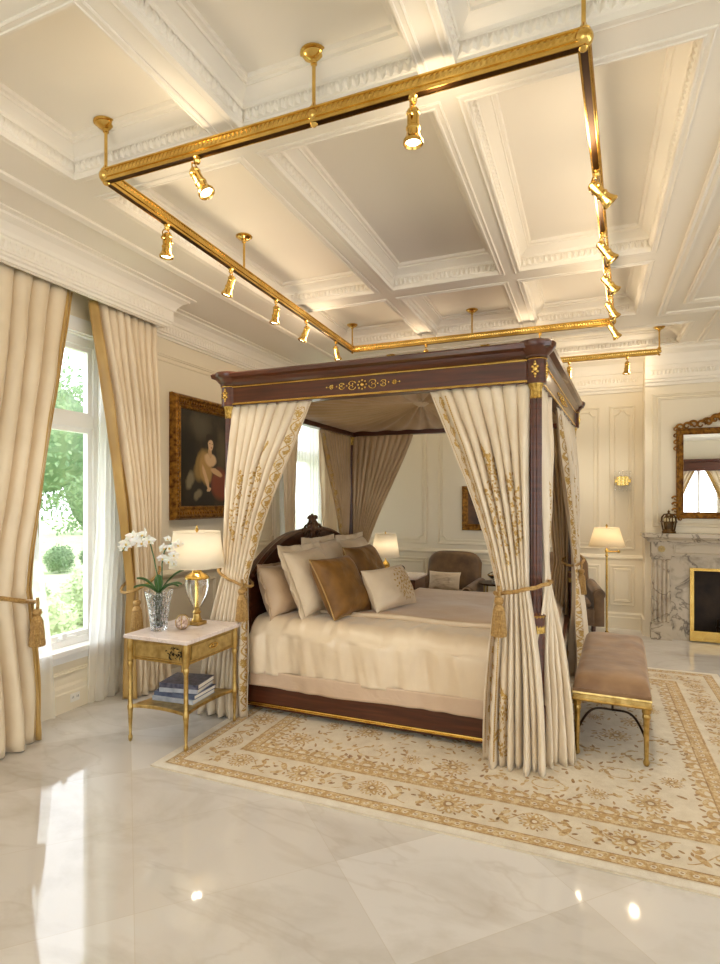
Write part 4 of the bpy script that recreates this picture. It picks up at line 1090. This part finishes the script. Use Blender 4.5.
def canvas():
    N = NT('portrait canvas'); sp = N.n('SeparateXYZ'); N.l(N.co.outputs['Generated'], sp.inputs[0])
    nz = N.n('TexNoise'); nz.inputs['Scale'].default_value = 6; nz.inputs['Detail'].default_value = 4; N.l(N.co.outputs['Generated'], nz.inputs['Vector'])
    wx = N.math('MULTIPLY_ADD', N.math('SUBTRACT', nz.outputs['Fac'], .5), .09, sp.outputs[1]); wz = N.math('MULTIPLY_ADD', N.math('SUBTRACT', nz.outputs['Fac'], .5), -.07, sp.outputs[2])
    c = N.ramp(nz.outputs['Fac'], [(.3, srgb(26,20,14)), (.55, srgb(48,38,26)), (.8, srgb(74,62,44))])
    def blob(c, x, z, rx, rz, ang, col, soft=.35, al=1):
        dx = N.math('SUBTRACT', wx, x); dz = N.math('SUBTRACT', wz, z); ca, sa = math.cos(ang), math.sin(ang)
        a = N.math('DIVIDE', N.math('ADD', N.math('MULTIPLY', dx, ca), N.math('MULTIPLY', dz, sa)), rx)
        b = N.math('DIVIDE', N.math('SUBTRACT', N.math('MULTIPLY', dz, ca), N.math('MULTIPLY', dx, sa)), rz)
        d = N.math('ADD', N.math('MULTIPLY', a, a), N.math('MULTIPLY', b, b))
        mr = N.n('MapRange'); mr.inputs[1].default_value = 1+soft; mr.inputs[2].default_value = 1-soft; mr.inputs[3].default_value = 0; mr.inputs[4].default_value = al; N.l(d, mr.inputs[0])
        return N.mix(mr.outputs[0], c, col)
    c = blob(c, .38,.84,.20,.12,0, srgb(92,84,66), .9, .7)       # cloudy sky
    c = blob(c, .84,.62,.10,.20,0, srgb(96,84,58), .8, .7)
    c = blob(c, .14,.55,.16,.30,0, srgb(20,16,12), .6, .8)
    c = blob(c, .46,.20,.30,.24,.25, srgb(34,28,22), .4)         # dark skirt
    c = blob(c, .80,.24,.20,.17,-.2, srgb(124,58,36), .35)       # red cloth
    c = blob(c, .18,.27,.10,.07,.9, srgb(134,122,94), .5, .9)    # white lining
    c = blob(c, .34,.12,.08,.05,.6, srgb(140,126,96), .5, .8)
    c = blob(c, .42,.44,.19,.13,.9, srgb(140,112,62), .35)       # gold shawl
    c = blob(c, .50,.40,.12,.16,.1, srgb(170,132,74), .35)       # dress
    c = blob(c, .60,.50,.12,.07,-.1, srgb(208,172,128), .3)      # shoulders
    c = blob(c, .58,.585,.035,.06,.1, srgb(196,156,112), .3)     # neck
    c = blob(c, .585,.71,.085,.075,.2, srgb(44,28,18), .25)      # hair
    c = blob(c, .595,.665,.052,.062,.1, srgb(214,178,138), .2)   # face
    c = blob(c, .612,.635,.014,.006,0, srgb(150,76,60), .4)
    c = blob(c, .575,.682,.010,.005,0, srgb(60,38,28), .4)
    c = blob(c, .622,.682,.010,.005,0, srgb(60,38,28), .4)
    c = blob(c, .72,.37,.13,.032,-.25, srgb(200,160,116), .3)    # arms
    c = blob(c, .50,.30,.030,.14,.45, srgb(204,166,122), .3)
    c = blob(c, .56,.18,.045,.025,.3, srgb(204,166,122), .3)
    N.set(Base_Color=c, Roughness=.35); return N.m
m = MB(); m.bx(XL+.005, XL+.02, y0+.12, y1-.12, z0+.12, z1-.12); m.build('canvas', canvas(), pw, smooth=False)
# small far painting
pw = thing('framed_picture', 'small dark picture in a gilt frame on the back wall above the armchair', 'painting')
m = MB(); ornframe(m, rect(-1.53,-1.05,1.11,1.68), Bw, .09, .04); m.build('frame', M['giltwood'], pw, smooth=False)
m = MB(); m.bx(-1.45,-1.13,YB-.02,YB-.005,1.19,1.6); m.build('canvas', mat('brown landscape canvas', srgb(110,72,30), .4, var=srgb(60,40,20), vs=9), pw, smooth=False)

# ------------------------------------------------------------------ fireplace
fp = thing('fireplace_surround', 'grey veined marble fireplace surround with fluted pilasters at the right edge', 'fireplace')
G = M['firemarble']; FY = BY
m = MB(); x0, x1 = .60, 2.52
m.mould([(x0,FY),(x0,FY-.13),(x1,FY-.13),(x1,FY)], [(0,1.05),(-.02,1.055),(-.03,1.075),(-.06,1.09),(-.065,1.10),(-.085,1.105),(-.085,1.145),(0,1.145),(.12,1.145)], closed=False)
m.bx(x0-.0, x1, FY-.14, FY, 1.05, 1.144); m.build('mantel_shelf', G, fp, smooth=False)
m = MB(); m.bx(x0+.01, x1-.01, FY-.10, FY, .90, 1.06); m.mould([(.83,.92),(1.38,.92),(1.38,1.035),(.83,1.035)], [(0,0),(0,.012),(.012,.014),(.018,0)], fn=lambda a, b_, h: (a,FY-.10-h,b_)); m.mould([(1.44,.92),(2.3,.92),(2.3,1.035),(1.44,1.035)], [(0,0),(0,.012),(.012,.014),(.018,0)], fn=lambda a, b_, h: (a,FY-.10-h,b_)); m.build('frieze', G, fp, smooth=False)
for a in (x0+.01, x1-.21):
    m = MB(); m.bx(a, a+.2, FY-.13, FY, 0, .16); m.bx(a+.01, a+.19, FY-.11, FY, .16, .9); m.bx(a, a+.2, FY-.125, FY, .88, .905)
    for k in range(4): m.lathe([(.0001,.18),(.017,.2),(.017,.85),(.0001,.87)], 12, T(a+.037+.042*k, FY-.112, 0))
    m.bx(a+.005, a+.195, FY-.12, FY, .905, 1.05); m.build('pilaster', G, fp, smooth=False)
    m = MB(); c = (a+.1, FY-.122, .975)
    for k in range(8): m.ball((c[0]+.025*math.cos(k*PI/4), c[1], c[2]+.025*math.sin(k*PI/4)), .012, 8, 5, 0, (1,.4,1))
    m.ball(c, .013, 8, 6); m.build('rosette', M['firemarble'] if False else mat('gilded rosette', srgb(190,165,110), .4, .4), fp)
m = MB(); m.bx(x0+.2, OX0, FY-.06, FY-.001, 0, .9); m.bx(OX1, x1-.2, FY-.06, FY-.001, 0, .9); m.bx(OX0, OX1, FY-.06, FY-.001, OZ, .9); m.build('marble_slip', G, fp, smooth=False)
fb = thing('firebox', 'black firebox with polished brass frame inside the marble surround', 'fireplace insert')
m = MB(); m.bx(OX0+.001, OX0+.02, FY-.05, YB+.25, .0, OZ); m.bx(OX1-.02, OX1-.001, FY-.05, YB+.25, .0, OZ); m.bx(OX0, OX1, YB+.2, YB+.22, 0, OZ); m.bx(OX0+.001, OX1-.001, FY-.05, YB+.25, OZ-.02, OZ-.001); m.bx(OX0+.001, OX1-.001, FY-.04, YB+.25, .0, .02)
m = MB(); yb = YB-.01
m.bx(OX0+.001, OX0+.02, FY-.04, yb, .001, OZ-.001); m.bx(OX1-.02, OX1-.001, FY-.04, yb, .001, OZ-.001); m.bx(OX0+.002, OX1-.002, yb-.02, yb, .001, OZ-.001); m.bx(OX0+.002, OX1-.002, FY-.04, yb, OZ-.02, OZ-.001); m.bx(OX0+.002, OX1-.002, FY-.03, yb, .001, .02); m.build('lining', M['black'], fb, smooth=False)
m = MB(); fr = .018; yy0, yy1 = FY-.085, FY-.05
m.bx(OX0-.02, OX0+fr, yy0, yy1, .012, OZ); m.bx(OX1-fr, OX1+.02, yy0, yy1, .012, OZ); m.bx(OX0-.021, OX1+.021, yy0-.003, yy1, OZ-.018, OZ+.01); m.bx(OX0-.021, OX1+.021, yy0-.003, yy1, .008, .115)
m.build('brass_frame', M['gold'], fb, smooth=False)
m = MB(); m.bx(OX0-.01, OX1+.01, yy0-.01, yy0, .10, .118); m.bx(OX0-.01, OX1+.01, yy0-.01, yy0, .012, .03); m.build('brass_rail', M['gold'], fb, smooth=False)
for i, (a, b_, z, lb) in enumerate((((1.3,6.98),(1.85,7.02),.17,'charred log lying at the front of the fire grate'),((1.35,7.1),(1.9,7.05),.2,'charred log lying at the back of the fire grate'),((1.42,7.0),(1.7,7.12),.27,'charred log laid across the other two logs'))):
    m = MB(); m.tube([(a[0],a[1],z),((a[0]+b_[0])/2,(a[1]+b_[1])/2,z+.01),(b_[0],b_[1],z)], [.035,.042,.036], 10); tag(m.build('fire_log', M['log']), lb, 'log', 'logs in the fireplace')
m = MB()
for k in range(6): m.bx(1.3+.1*k, 1.312+.1*k, 6.93, 7.14, .115, .127)
for q in (6.95, 7.12): m.bx(1.27, 1.85, q, q+.012, .10, .115); m.bx(1.28, 1.295, q, q+.012, .02, .2); m.bx(1.83, 1.845, q, q+.012, .02, .2)
tag(m.build('fire_grate', M['blackiron'], None, smooth=False), 'black iron grate holding logs in the firebox', 'grate')
# mirror
mr = thing('overmantel_mirror', 'large mirror in a carved gilt frame above the mantel', 'mirror')
x0, x1, z0, z1 = .86, 2.26, 1.30, 2.27
m = MB(); ornframe(m, rect(x0,x1,z0,z1), Cw, .075, .05); m.build('frame', M['giltwood'], mr, smooth=False)
m = MB(); m.bx(x0+.07, x1-.07, BY-.02, BY-.005, z0+.07, z1-.07); m.build('mirror_glass', M['mirror'], mr, smooth=False)
m = MB(); rnd = random.Random(5); cxm = (x0+x1)/2
def curl(x, z, r, sx, w=.014):
    pts = [Cw(x+sx*r*(1-.8*i/18)*math.cos(i*.36), z+r*(1-.8*i/18)*math.sin(i*.36), .035) for i in range(19)]; m.tube(pts, [w*(1-.55*i/18) for i in range(19)], 6)
for sx in (-1, 1):
    for i in range(9):
        k = i/9; curl(cxm+sx*(.60-.58*k), z1+.02+.20*k**1.6+.01*math.sin(i*2), .045+.02*k, sx if i % 2 else -sx, .016)
        if k > .3: curl(cxm+sx*(.56-.5*k), z1+.03+.10*k, .04, -sx, .013)
    for q in (0, .05, .1, .15): curl(cxm+sx*(.70+.005), z1-.01-q*1.4, .028, -sx, .011); curl(cxm+sx*(.70+.01), z0+.02+q*1.3, .03, sx, .012)
    curl(cxm+sx*.66, z1+.01, .04, sx); curl(cxm+sx*.66, z0+.0, .035, -sx)
for i in range(7): m.ball(Cw(cxm+.03*math.cos(i), z1+.1+.03*i, .04), .03, 8, 6, 0, (1,.6,1))
m.build('carved_crest', M['giltwood'], mr)
# crown lantern on the mantel
t = thing('mantel_clock', 'small bronze crown shaped lantern ornament on the left end of the mantel', 'ornament', (.78,6.80,1.146))
m = MB(); m.lathe([(.0001,0),(.07,0),(.07,.02),(.06,.025),(.06,.04)], 8, Rm(22.5,'Z'))
for k in range(8):
    a = PI/4*k+PI/8; m.tube([(.058*math.cos(a),.058*math.sin(a),.03),(.074*math.cos(a),.074*math.sin(a),.12),(.07*math.cos(a),.07*math.sin(a),.17),(.045*math.cos(a),.045*math.sin(a),.20),(.008*math.cos(a),.008*math.sin(a),.205)], .006, 6)
m.tube([(.078*math.cos(PI/4*k),.078*math.sin(PI/4*k),.12) for k in range(8)], .006, 6, True); m.lathe([(.0001,.2),(.016,.205),(.01,.22),(.014,.232),(.0001,.25)], 12); m.build('cage', M['clock'], t)
m = MB(); m.lathe([(.045,.04),(.055,.12),(.05,.17),(.02,.19)], 8, Rm(22.5,'Z')); m.build('glass', mat('dark amber glass', srgb(120,96,60), .1, .3, var=srgb(60,44,26), vs=20), t, smooth=False)
m = MB()
for a in (-PI/2-.5, -PI/2+.5):
    m.lathe([(.0001,0),(.026,0),(.026,.004),(.0001,.006)], 16, T(.058*math.cos(a), .058*math.sin(a), .14) @ Rm(math.degrees(a)+90,'Z') @ Rm(90,'X'))
m.build('dial', mat('cream dial', srgb(214,200,160), .4), t)
# sconce
t = thing('wall_sconce', 'brass wall sconce with glass rods on the panelled back wall', 'wall light')
m = MB(); m.bx(.285,.415,YB-.05,YB,1.67,1.77); m.bx(.30,.40,YB-.12,YB-.0501,1.665,1.775); m.bx(.265,.435,YB-.092,YB-.06,1.70,1.74); m.build('backplate', M['gold'], t, smooth=False, bev=.004)
for k in range(5):
    m = MB(); m.lathe([(.0001,1.60),(.010,1.605),(.010,1.83),(.0001,1.835)], 12, T(.272+.039*k, YB-.135 if k in (1,2,3) else YB-.076, 0)); m.build('glass_rod', M['frosted'], t)
light('sconce_bulb', 'POINT', (.35,YB-.11,1.86), .08, WARM, t, shadow_soft_size=.02)
# floor lamp
t = thing('floor_lamp', 'brass floor lamp with pleated cream shade beside the fireplace', 'lamp', (.17,6.72,0))
m = MB(); m.lathe([(.0001,0),(.12,0),(.12,.012),(.11,.02),(.03,.03),(.02,.05),(.012,.06)], 32); m.build('base', M['gold'], t)
m = MB(); m.lathe([(.012,.05),(.011,.92),(.018,.925),(.018,.95),(.01,.96),(.006,.97),(.006,1.22)], 16); m.build('pole', M['gold'], t)
m = MB(); m.tube([(0,0,.935),(.05,0,.935),(.11,0,.935)], .007); m.ball((.12,0,.935), .016); m.ball((0,0,.89), .017); m.build('swing_arm', M['gold'], t)
m = MB(); m.lathe([(.006,1.2),(.014,1.215),(.0001,1.24)], 12); m.build('finial', M['gold'], t)
shade(t, .185, .125, .99, 1.195, M['shade2'], flute=1)
light('lamp_bulb', 'POINT', (0,0,1.08), 3.5, WARM, t, shadow_soft_size=.03)
m = MB(); m.tube([(.10,0,.02),(-.05,-.05,.02),(-.14,-.03,.03),(-.16,.05,.05),(-.14,.2,.07),(-.12,.42,.10)], .005); m.build('cord', M['blackiron'], t)

# ------------------------------------------------------------------ far nightstand + lamp
t = thing('bedside_cabinet', 'bedside cabinet with white marble top on the far side of the bed', 'bedside cabinet', (-2.02,5.85,0))
m = MB(); m.bx(-.34,.34,-.22,.22,.66,.685); m.build('marble_top', M['topmarble'], t, smooth=False, bev=.005)
m = MB(); m.bx(-.32,.32,-.2,.2,.10,.66); m.build('body', M['wood'], t, smooth=False, bev=.004)
m = MB(); m.bx(-.29,.29,-.21,-.2,.48,.63); d_ = m.build('drawer', M['wood'], t, smooth=False, bev=.003)
m = MB(); m.ball((0,-.22,.555), .014); m.build('knob', M['gold'], d_)
for sx in (-1, 1):
    for sy in (-1, 1):
        m = MB(); m.lathe([(.015,0),(.022,.1)], 12, T(sx*.29, sy*.17, 0)); m.build('leg', M['wood'], t)
t = thing('table_lamp', 'small lamp with cream shade on the far bedside cabinet', 'lamp', (-2.06,5.74,.686))
m = MB(); m.lathe([(.05,0),(.055,.01),(.03,.02),(.02,.04),(.04,.07),(.05,.10),(.04,.13),(.015,.15),(.01,.16),(.006,.17),(.006,.46)], 24); m.build('base', M['gold'], t)
shade(t, .155, .115, .20, .45, M['shade']); light('lamp_bulb', 'POINT', (0,0,.31), 2, WARM, t, shadow_soft_size=.03)
m = MB(); m.lathe([(.008,.45),(.01,.46),(.0001,.475)], 12); m.build('finial', M['gold'], t)
t = thing('desk_clock', 'small dark framed clock beside the lamp on the far bedside cabinet', 'clock', (-1.90,5.80,.686))
m = MB(); m.bx(-.04,.04,-.015,.015,0,.02); m.lathe([(.0001,-.012),(.04,-.012),(.045,0),(.04,.012),(.0001,.012)], 24, T(0,0,.06) @ Rm(90,'X')); m.build('case', M['blackiron'], t)
m = MB(); m.lathe([(.0001,0),(.034,0),(.0001,.001)], 24, T(0,-.0125,.06) @ Rm(90,'X')); m.build('dial', M['bookpages'], t)

# ------------------------------------------------------------------ armchairs
def armchair(label, loc, rz, fmat=None):
    t = thing('armchair', label, 'armchair', loc, rz, 'brown velvet armchairs')
    m = MB()
    def back(side):
        def g(u, v):
            a = 2*u-1; w_ = .34; top = .52-.07*abs(a)**4-.03*abs(a)**10*2
            z = .36 + v*top; e = (1-abs(a)**8)*(1-(2*v-1)**8); d = .075*max(0, e)**.4
            return (a*w_*(1-.02*v), .27+.10*v - side*d - .05*(1-a*a)*0, z)
        return g
    m.grid(back(1), 40, 30); m.grid(back(-1), 40, 30); m.build('backrest', M['brownvelvet'], t, angle=60)
    m = MB(); m.bx(-.31,.31,-.34,.30,.16,.34); m.build('seat_base', M['brownvelvet'], t, smooth=False, bev=.02)
    def cush(s_):
        def g(u, v):
            a, b_ = 2*u-1, 2*v-1; e = (1-abs(a)**8)*(1-abs(b_)**8); return (a*.27, -.06+b_*.30, .395+s_*.055*max(0,e)**.4)
        return g
    m = MB(); m.grid(cush(1), 30, 30); m.grid(cush(-1), 30, 30); m.build('seat', M['brownvelvet'], t, angle=60)
    for sx in (-1, 1):
        m = MB()
        for k in range(1): 
            pts = [(sx*.345, -.36+.68*i/14, .50+.03*(i/14)) for i in range(15)]
            m.tube(pts, [.045]+[.06]*13+[.05], 16)
            m.bx(sx*.345-.05, sx*.345+.05, -.33, .30, .16, .5)
        m.build('arm', M['brownvelvet'], t, angle=50)
        m = MB(); m.grid(lambda u, v: (sx*.345+(2*u-1)*.052, -.334-.012*math.sin(PI*u), .16+.34*v), 8, 6); m.lathe([(.0001,0),(.056,0),(.06,.01),(.0001,.018)], 20, T(sx*.345,-.345,.50) @ Rm(90,'X')); m.build('arm_front', fmat or M['chairskirt'], t, recalc=True)
        for sy in (-1, 1):
            m = MB(); m.lathe([(.014,0),(.02,.06),(.026,.165)], 12, T(sx*.30, sy*.27, 0)); m.build('leg', M['wood'], t)
    return t
armchair('brown velvet armchair holding a silk cushion beyond the foot half of the bed', (-1.55,6.38,0), math.radians(-4))
pillow('lumbar_cushion', 'pale silk lumbar cushion on the armchair beyond the bed', (-1.555,6.30,.44), .38, .24, .11, 14, -94, M['linen'], 0, None, 9, None, cat='cushion')
armchair('brown velvet armchair half hidden behind the far right bed curtain', (-.30,6.72,0), math.radians(8), M['brownvelvet'])
# side table between
t = thing('side_table', 'small dark brass framed side table right of the armchair', 'side table', (-.99,6.35,0))
m = MB(); m.lathe([(.0001,.56),(.17,.56),(.175,.57),(.17,.58),(.0001,.582)], 32); m.build('top', M['blackiron'], t)
for k in range(4):
    a = PI/4+k*PI/2; m = MB(); m.tube([(.14*math.cos(a),.14*math.sin(a),.0),(.13*math.cos(a),.13*math.sin(a),.56)], .011); m.build('leg', M['softgold'], t)
m = MB(); m.lathe([(.0001,.2),(.125,.2),(.125,.212),(.0001,.212)], 24); m.build('shelf', M['blackiron'], t)
t = thing('crystal_dish', 'small silver and crystal dish on the side table by the armchair', 'dish', (-.99,6.35,.583))
m = MB(); m.lathe([(.0001,0),(.04,0),(.02,.015),(.02,.03),(.06,.06),(.07,.08),(.06,.1),(.03,.115),(.01,.12),(.014,.135),(.0001,.145)], 24, flute=12, fd=.06); m.build('bowl', mat('silver', (.7,.68,.64,1), .15, 1), t)
m = MB(); m.lathe([(.072,.074),(.075,.08),(.072,.086)], 24); m.build('rim', M['gold'], t)

# ------------------------------------------------------------------ outlet
t = thing('wall_outlet', 'small ivory double socket on the baseboard panel under the window', 'outlet')
m = MB(); m.bx(XL+.0225, XL+.028, 2.90, 2.98, .055, .115) ; m.build('plate', M['plastic'], t, smooth=False, bev=.002)
m = MB()
for yy in (2.92, 2.96):
    for q in (-.006, .006): m.bx(XL+.028, XL+.029, yy+q-.001, yy+q+.001, .08, .095)
m.build('socket_slots', M['slot'], t, smooth=False)

# ------------------------------------------------------------------ track lighting
RZ = 3.05; GLOW = .14
def railpart(root, A, B, name='rail'):
    A, B = Vector(A), Vector(B); d = (B-A); L = d.length; an = math.degrees(math.atan2(d.y, d.x))
    R_ = T(A.x, A.y, RZ) @ Rm(an, 'Z')
    m = MB(); m.bx(0, L, -.017, .017, -.008, .030, 0, R_); m.bx(0, L, -.021, .021, .026, .032, 0, R_); m.bx(0, L, -.021, .021, -.010, -.005, 0, R_)
    k = int(L/.022)
    for i in range(k):
        x = (i+.5)*L/k
        for s_ in (-1, 1):
            y = s_*.017; w_ = L/k*.5; q = s_*.004
            m.add([(x-w_,y,.0),(x+w_*.2,y,-.004),(x+w_,y,.012),(x+w_*.4,y,.024),(x-w_*.6,y,.020),(x,y+q,.011)], [(0,1,5),(1,2,5),(2,3,5),(3,4,5),(4,0,5)], 0, R_)
    m.build(name, M['gold'], root, smooth=False, recalc=True)
    m = MB(); m.bx(.0, L, -.013, .013, -.024, -.0095, 0, R_); m.build('channel', M['darkchan'], root, smooth=False)
    m = MB(); m.bx(.0, L, -.016, -.012, -.027, -.010, 0, R_); m.bx(.0, L, .012, .016, -.027, -.010, 0, R_); m.build('channel_edge', M['gold'], root, smooth=False)
def joint(root, p, s_=1):
    m = MB(); m.ball((p[0],p[1],RZ+.005), .032*s_, 20, 14); m.lathe([(.012,.025),(.022,.034),(.014,.045),(.009,.055)], 16, T(p[0],p[1],RZ)); m.lathe([(.0001,-.042),(.01,-.036),(.016,-.028)], 12, T(p[0],p[1],RZ)); m.build('joint', M['gold'], root)
def stem(root, p, ztop, r=.0075):
    m = MB(); m.lathe([(r,RZ+.02),(r,ztop-.048),(r*1.8,ztop-.045),(r*1.8,ztop-.035),(.014,ztop-.032),(.024,ztop-.028),(.040,ztop-.020),(.047,ztop-.012),(.044,ztop-.010),(.056,ztop-.006),(.056,ztop-.001)], 24, T(p[0],p[1],0)); m.build('stem', M['gold'], root)
rA, rB, rC, rD = (-2.15,2.02), (-.02,2.03), (.18,5.34), (-2.27,5.31)
tr = thing('track_rail', 'large rectangular brass lighting rail hanging over the bed', 'light rail')
for a, b_ in ((rA,rB),(rB,rC),(rC,rD),(rD,rA)): railpart(tr, a, b_)
for p in (rA, rB, rC, rD): joint(tr, p)
joint(tr, (-1.035,2.025), .85)
for p in (rA, (-1.035,2.025), rB, (-2.195,3.246), (-2.27,5.31), (-1.038,5.325)):
    inside = any(c[0]+.09 < p[0] < c[1]-.05 and c[2]+.05 < p[1] < c[3]-.05 for c in cells)
    stem(tr, p, ZT)
tr2 = thing('track_rail', 'shorter brass lighting rail behind the bed canopy near the fireplace', 'light rail')
fA, fB = (-2.45,6.6), (.67,6.6)
railpart(tr2, fA, fB); joint(tr2, fB, .7); joint(tr2, fA, .7)
for p in ((-2.3,6.6), (-1.135,6.6), fB): stem(tr2, p, ZT)

def spot(p, az, tilt, label, power=20, railz=RZ):
    """fixture hanging at p; az = heading of the tilt, tilt from straight down"""
    t = thing('track_spotlight', label, 'spotlight', (p[0], p[1], railz-.026), math.radians(az), 'brass track spotlights')
    m = MB(); m.lathe([(.0001,-.03),(.012,-.028),(.016,-.018),(.011,-.01),(.018,-.005),(.018,0),(.0001,.001)], 20); m.build('mount', M['gold'], t)
    R_ = T(0,0,-.085) @ Rm(tilt, 'Y')
    m = MB(); yk = [(0,-.034,0),(0,-.036,.03),(0,-.028,.045),(0,0,.058),(0,.028,.045),(0,.036,.03),(0,.034,0)]
    m.tube([T(0,0,-.085) @ Rm(tilt*.35,'Y') @ Vector(q) for q in yk], .0035, 8); m.tube([(0,0,-.027),(0,0,-.02)], .006); m.build('yoke', M['gold'], t)
    m = MB()
    m.lathe([(.0001,.038),(.016,.037),(.022,.030),(.022,.024),(.026,.022),(.026,.016),(.023,.013),(.023,-.03),(.027,-.034),(.027,-.042),(.024,-.046),(.026,-.062),(.034,-.082),(.038,-.086),(.038,-.096),(.033,-.098),(.028,-.088),(.0001,-.086)], 28, R_)
    m.build('lamp_head', M['gold'], t)
    for s_ in (-1, 1):
        m = MB(); m.lathe([(.0001,0),(.009,0),(.009,.008),(.006,.012),(.0001,.013)], 12, R_ @ T(0, s_*.030, 0) @ Rm(-90*s_, 'X')); m.build('knob', M['gold'], t)
    m = MB(); m.lathe([(.0001,-.0885),(.027,-.0885),(.0001,-.090)], 24, R_); m.build('lens', M['bulb'], t)
    L = light('spot_beam', 'SPOT', (0,0,0), power, (1,.90,.76), t, shadow_soft_size=.03, spot_size=math.radians(95), spot_blend=.8)
    L.matrix_local = R_ @ T(0,0,-.105)
    G_ = light('ceiling_fill', 'POINT', (.07,.06,-.12), power*GLOW, (1,.80,.56), t, shadow_soft_size=.05)  # added bare point light that warms the ceiling; the fixture has no vent
    return t
spots = [((-1.615,2.023), 190, 30, 'brass spotlight tilted right on the near rail, left of the centre stem'),
         ((-.617,2.027), 0, 0, 'brass spotlight pointing straight down on the near rail, right of the centre stem'),
         ((-2.166,2.458), 0, 3, 'first brass spotlight on the left rail, closest to the near corner'),
         ((-2.189,3.086), 20, 18, 'second brass spotlight on the left rail, just before the hanging stem'),
         ((-2.211,3.695), 20, 8, 'third brass spotlight on the left rail, just past the hanging stem'),
         ((-2.23,4.218), 20, 22, 'fourth brass spotlight on the left rail, before the last one'),
         ((-2.254,4.876), 210, 12, 'last brass spotlight on the left rail, above the canopy corner'),
         ((.027,2.81), 200, 45, 'first brass spotlight on the right rail, closest to the camera'),
         ((.067,3.473), 190, 35, 'second brass spotlight on the right rail'),
         ((.1,4.013), 190, 38, 'third brass spotlight on the right rail, the middle of the five'),
         ((.133,4.56), 190, 30, 'fourth brass spotlight on the right rail'),
         ((.168,5.135), 190, 30, 'last brass spotlight on the right rail, at its far corner'),
         ((-1.487,5.32), 180, 4, 'left brass spotlight on the rail just above the bed canopy'),
         ((-.421,5.333), 180, 4, 'right brass spotlight on the rail above the bed canopy corner'),
         ((-.215,6.6), 0, 5, 'brass spotlight on the far rail, just right of the canopy'),
         ((.365,6.6), 0, 5, 'brass spotlight on the far rail, nearest its right end')]
for p, az, ti, lb in spots: spot(p, az, ti, lb)

# warm glow on the coffers comes from the fill lights added beside the fixtures
for p in ((-1.2,2.6),(-1.0,4.9),(-.1,2.7),(-.1,4.9),(-1.95,3.2),(-1.95,4.9),(-.2,6.4),(-1.0,6.4),(-1.2,1.75),(-.1,1.75),(-2.0,1.75)): pass

# ------------------------------------------------------------------ light and camera
w = bpy.data.worlds.new('sky'); sc.world = w; w.use_nodes = True
bg = w.node_tree.nodes['Background']; bg.inputs[0].default_value = (.88,.94,1,1); bg.inputs[1].default_value = 4.0
for o in list(bpy.data.objects):
    if o.type == 'LIGHT' and o.parent is None: pass
cam = bpy.data.cameras.new('camera'); co = bpy.data.objects.new('camera', cam); C.objects.link(co)
f = math.sqrt(230*1360)
cam.sensor_fit = 'HORIZONTAL'; cam.sensor_width = 36; cam.lens = f*36/720; cam.shift_y = 18/720; cam.clip_start = .05; cam.clip_end = 200
co.location = (0,0,1.5); co.rotation_euler = (PI/2, 0, math.atan(230/f)); sc.camera = co
vs = sc.view_settings; vs.view_transform = 'Standard'; vs.look = 'None'; vs.exposure = .16; vs.gamma = 1; vs.use_curve_mapping = False
sc.cycles.max_bounces = 10; sc.cycles.diffuse_bounces = 5; sc.cycles.glossy_bounces = 4; sc.cycles.transmission_bounces = 8; sc.cycles.transparent_max_bounces = 12
sc.cycles.sample_clamp_indirect = 6; sc.cycles.caustics_reflective = False; sc.cycles.caustics_refractive = False; sc.cycles.use_denoising = True
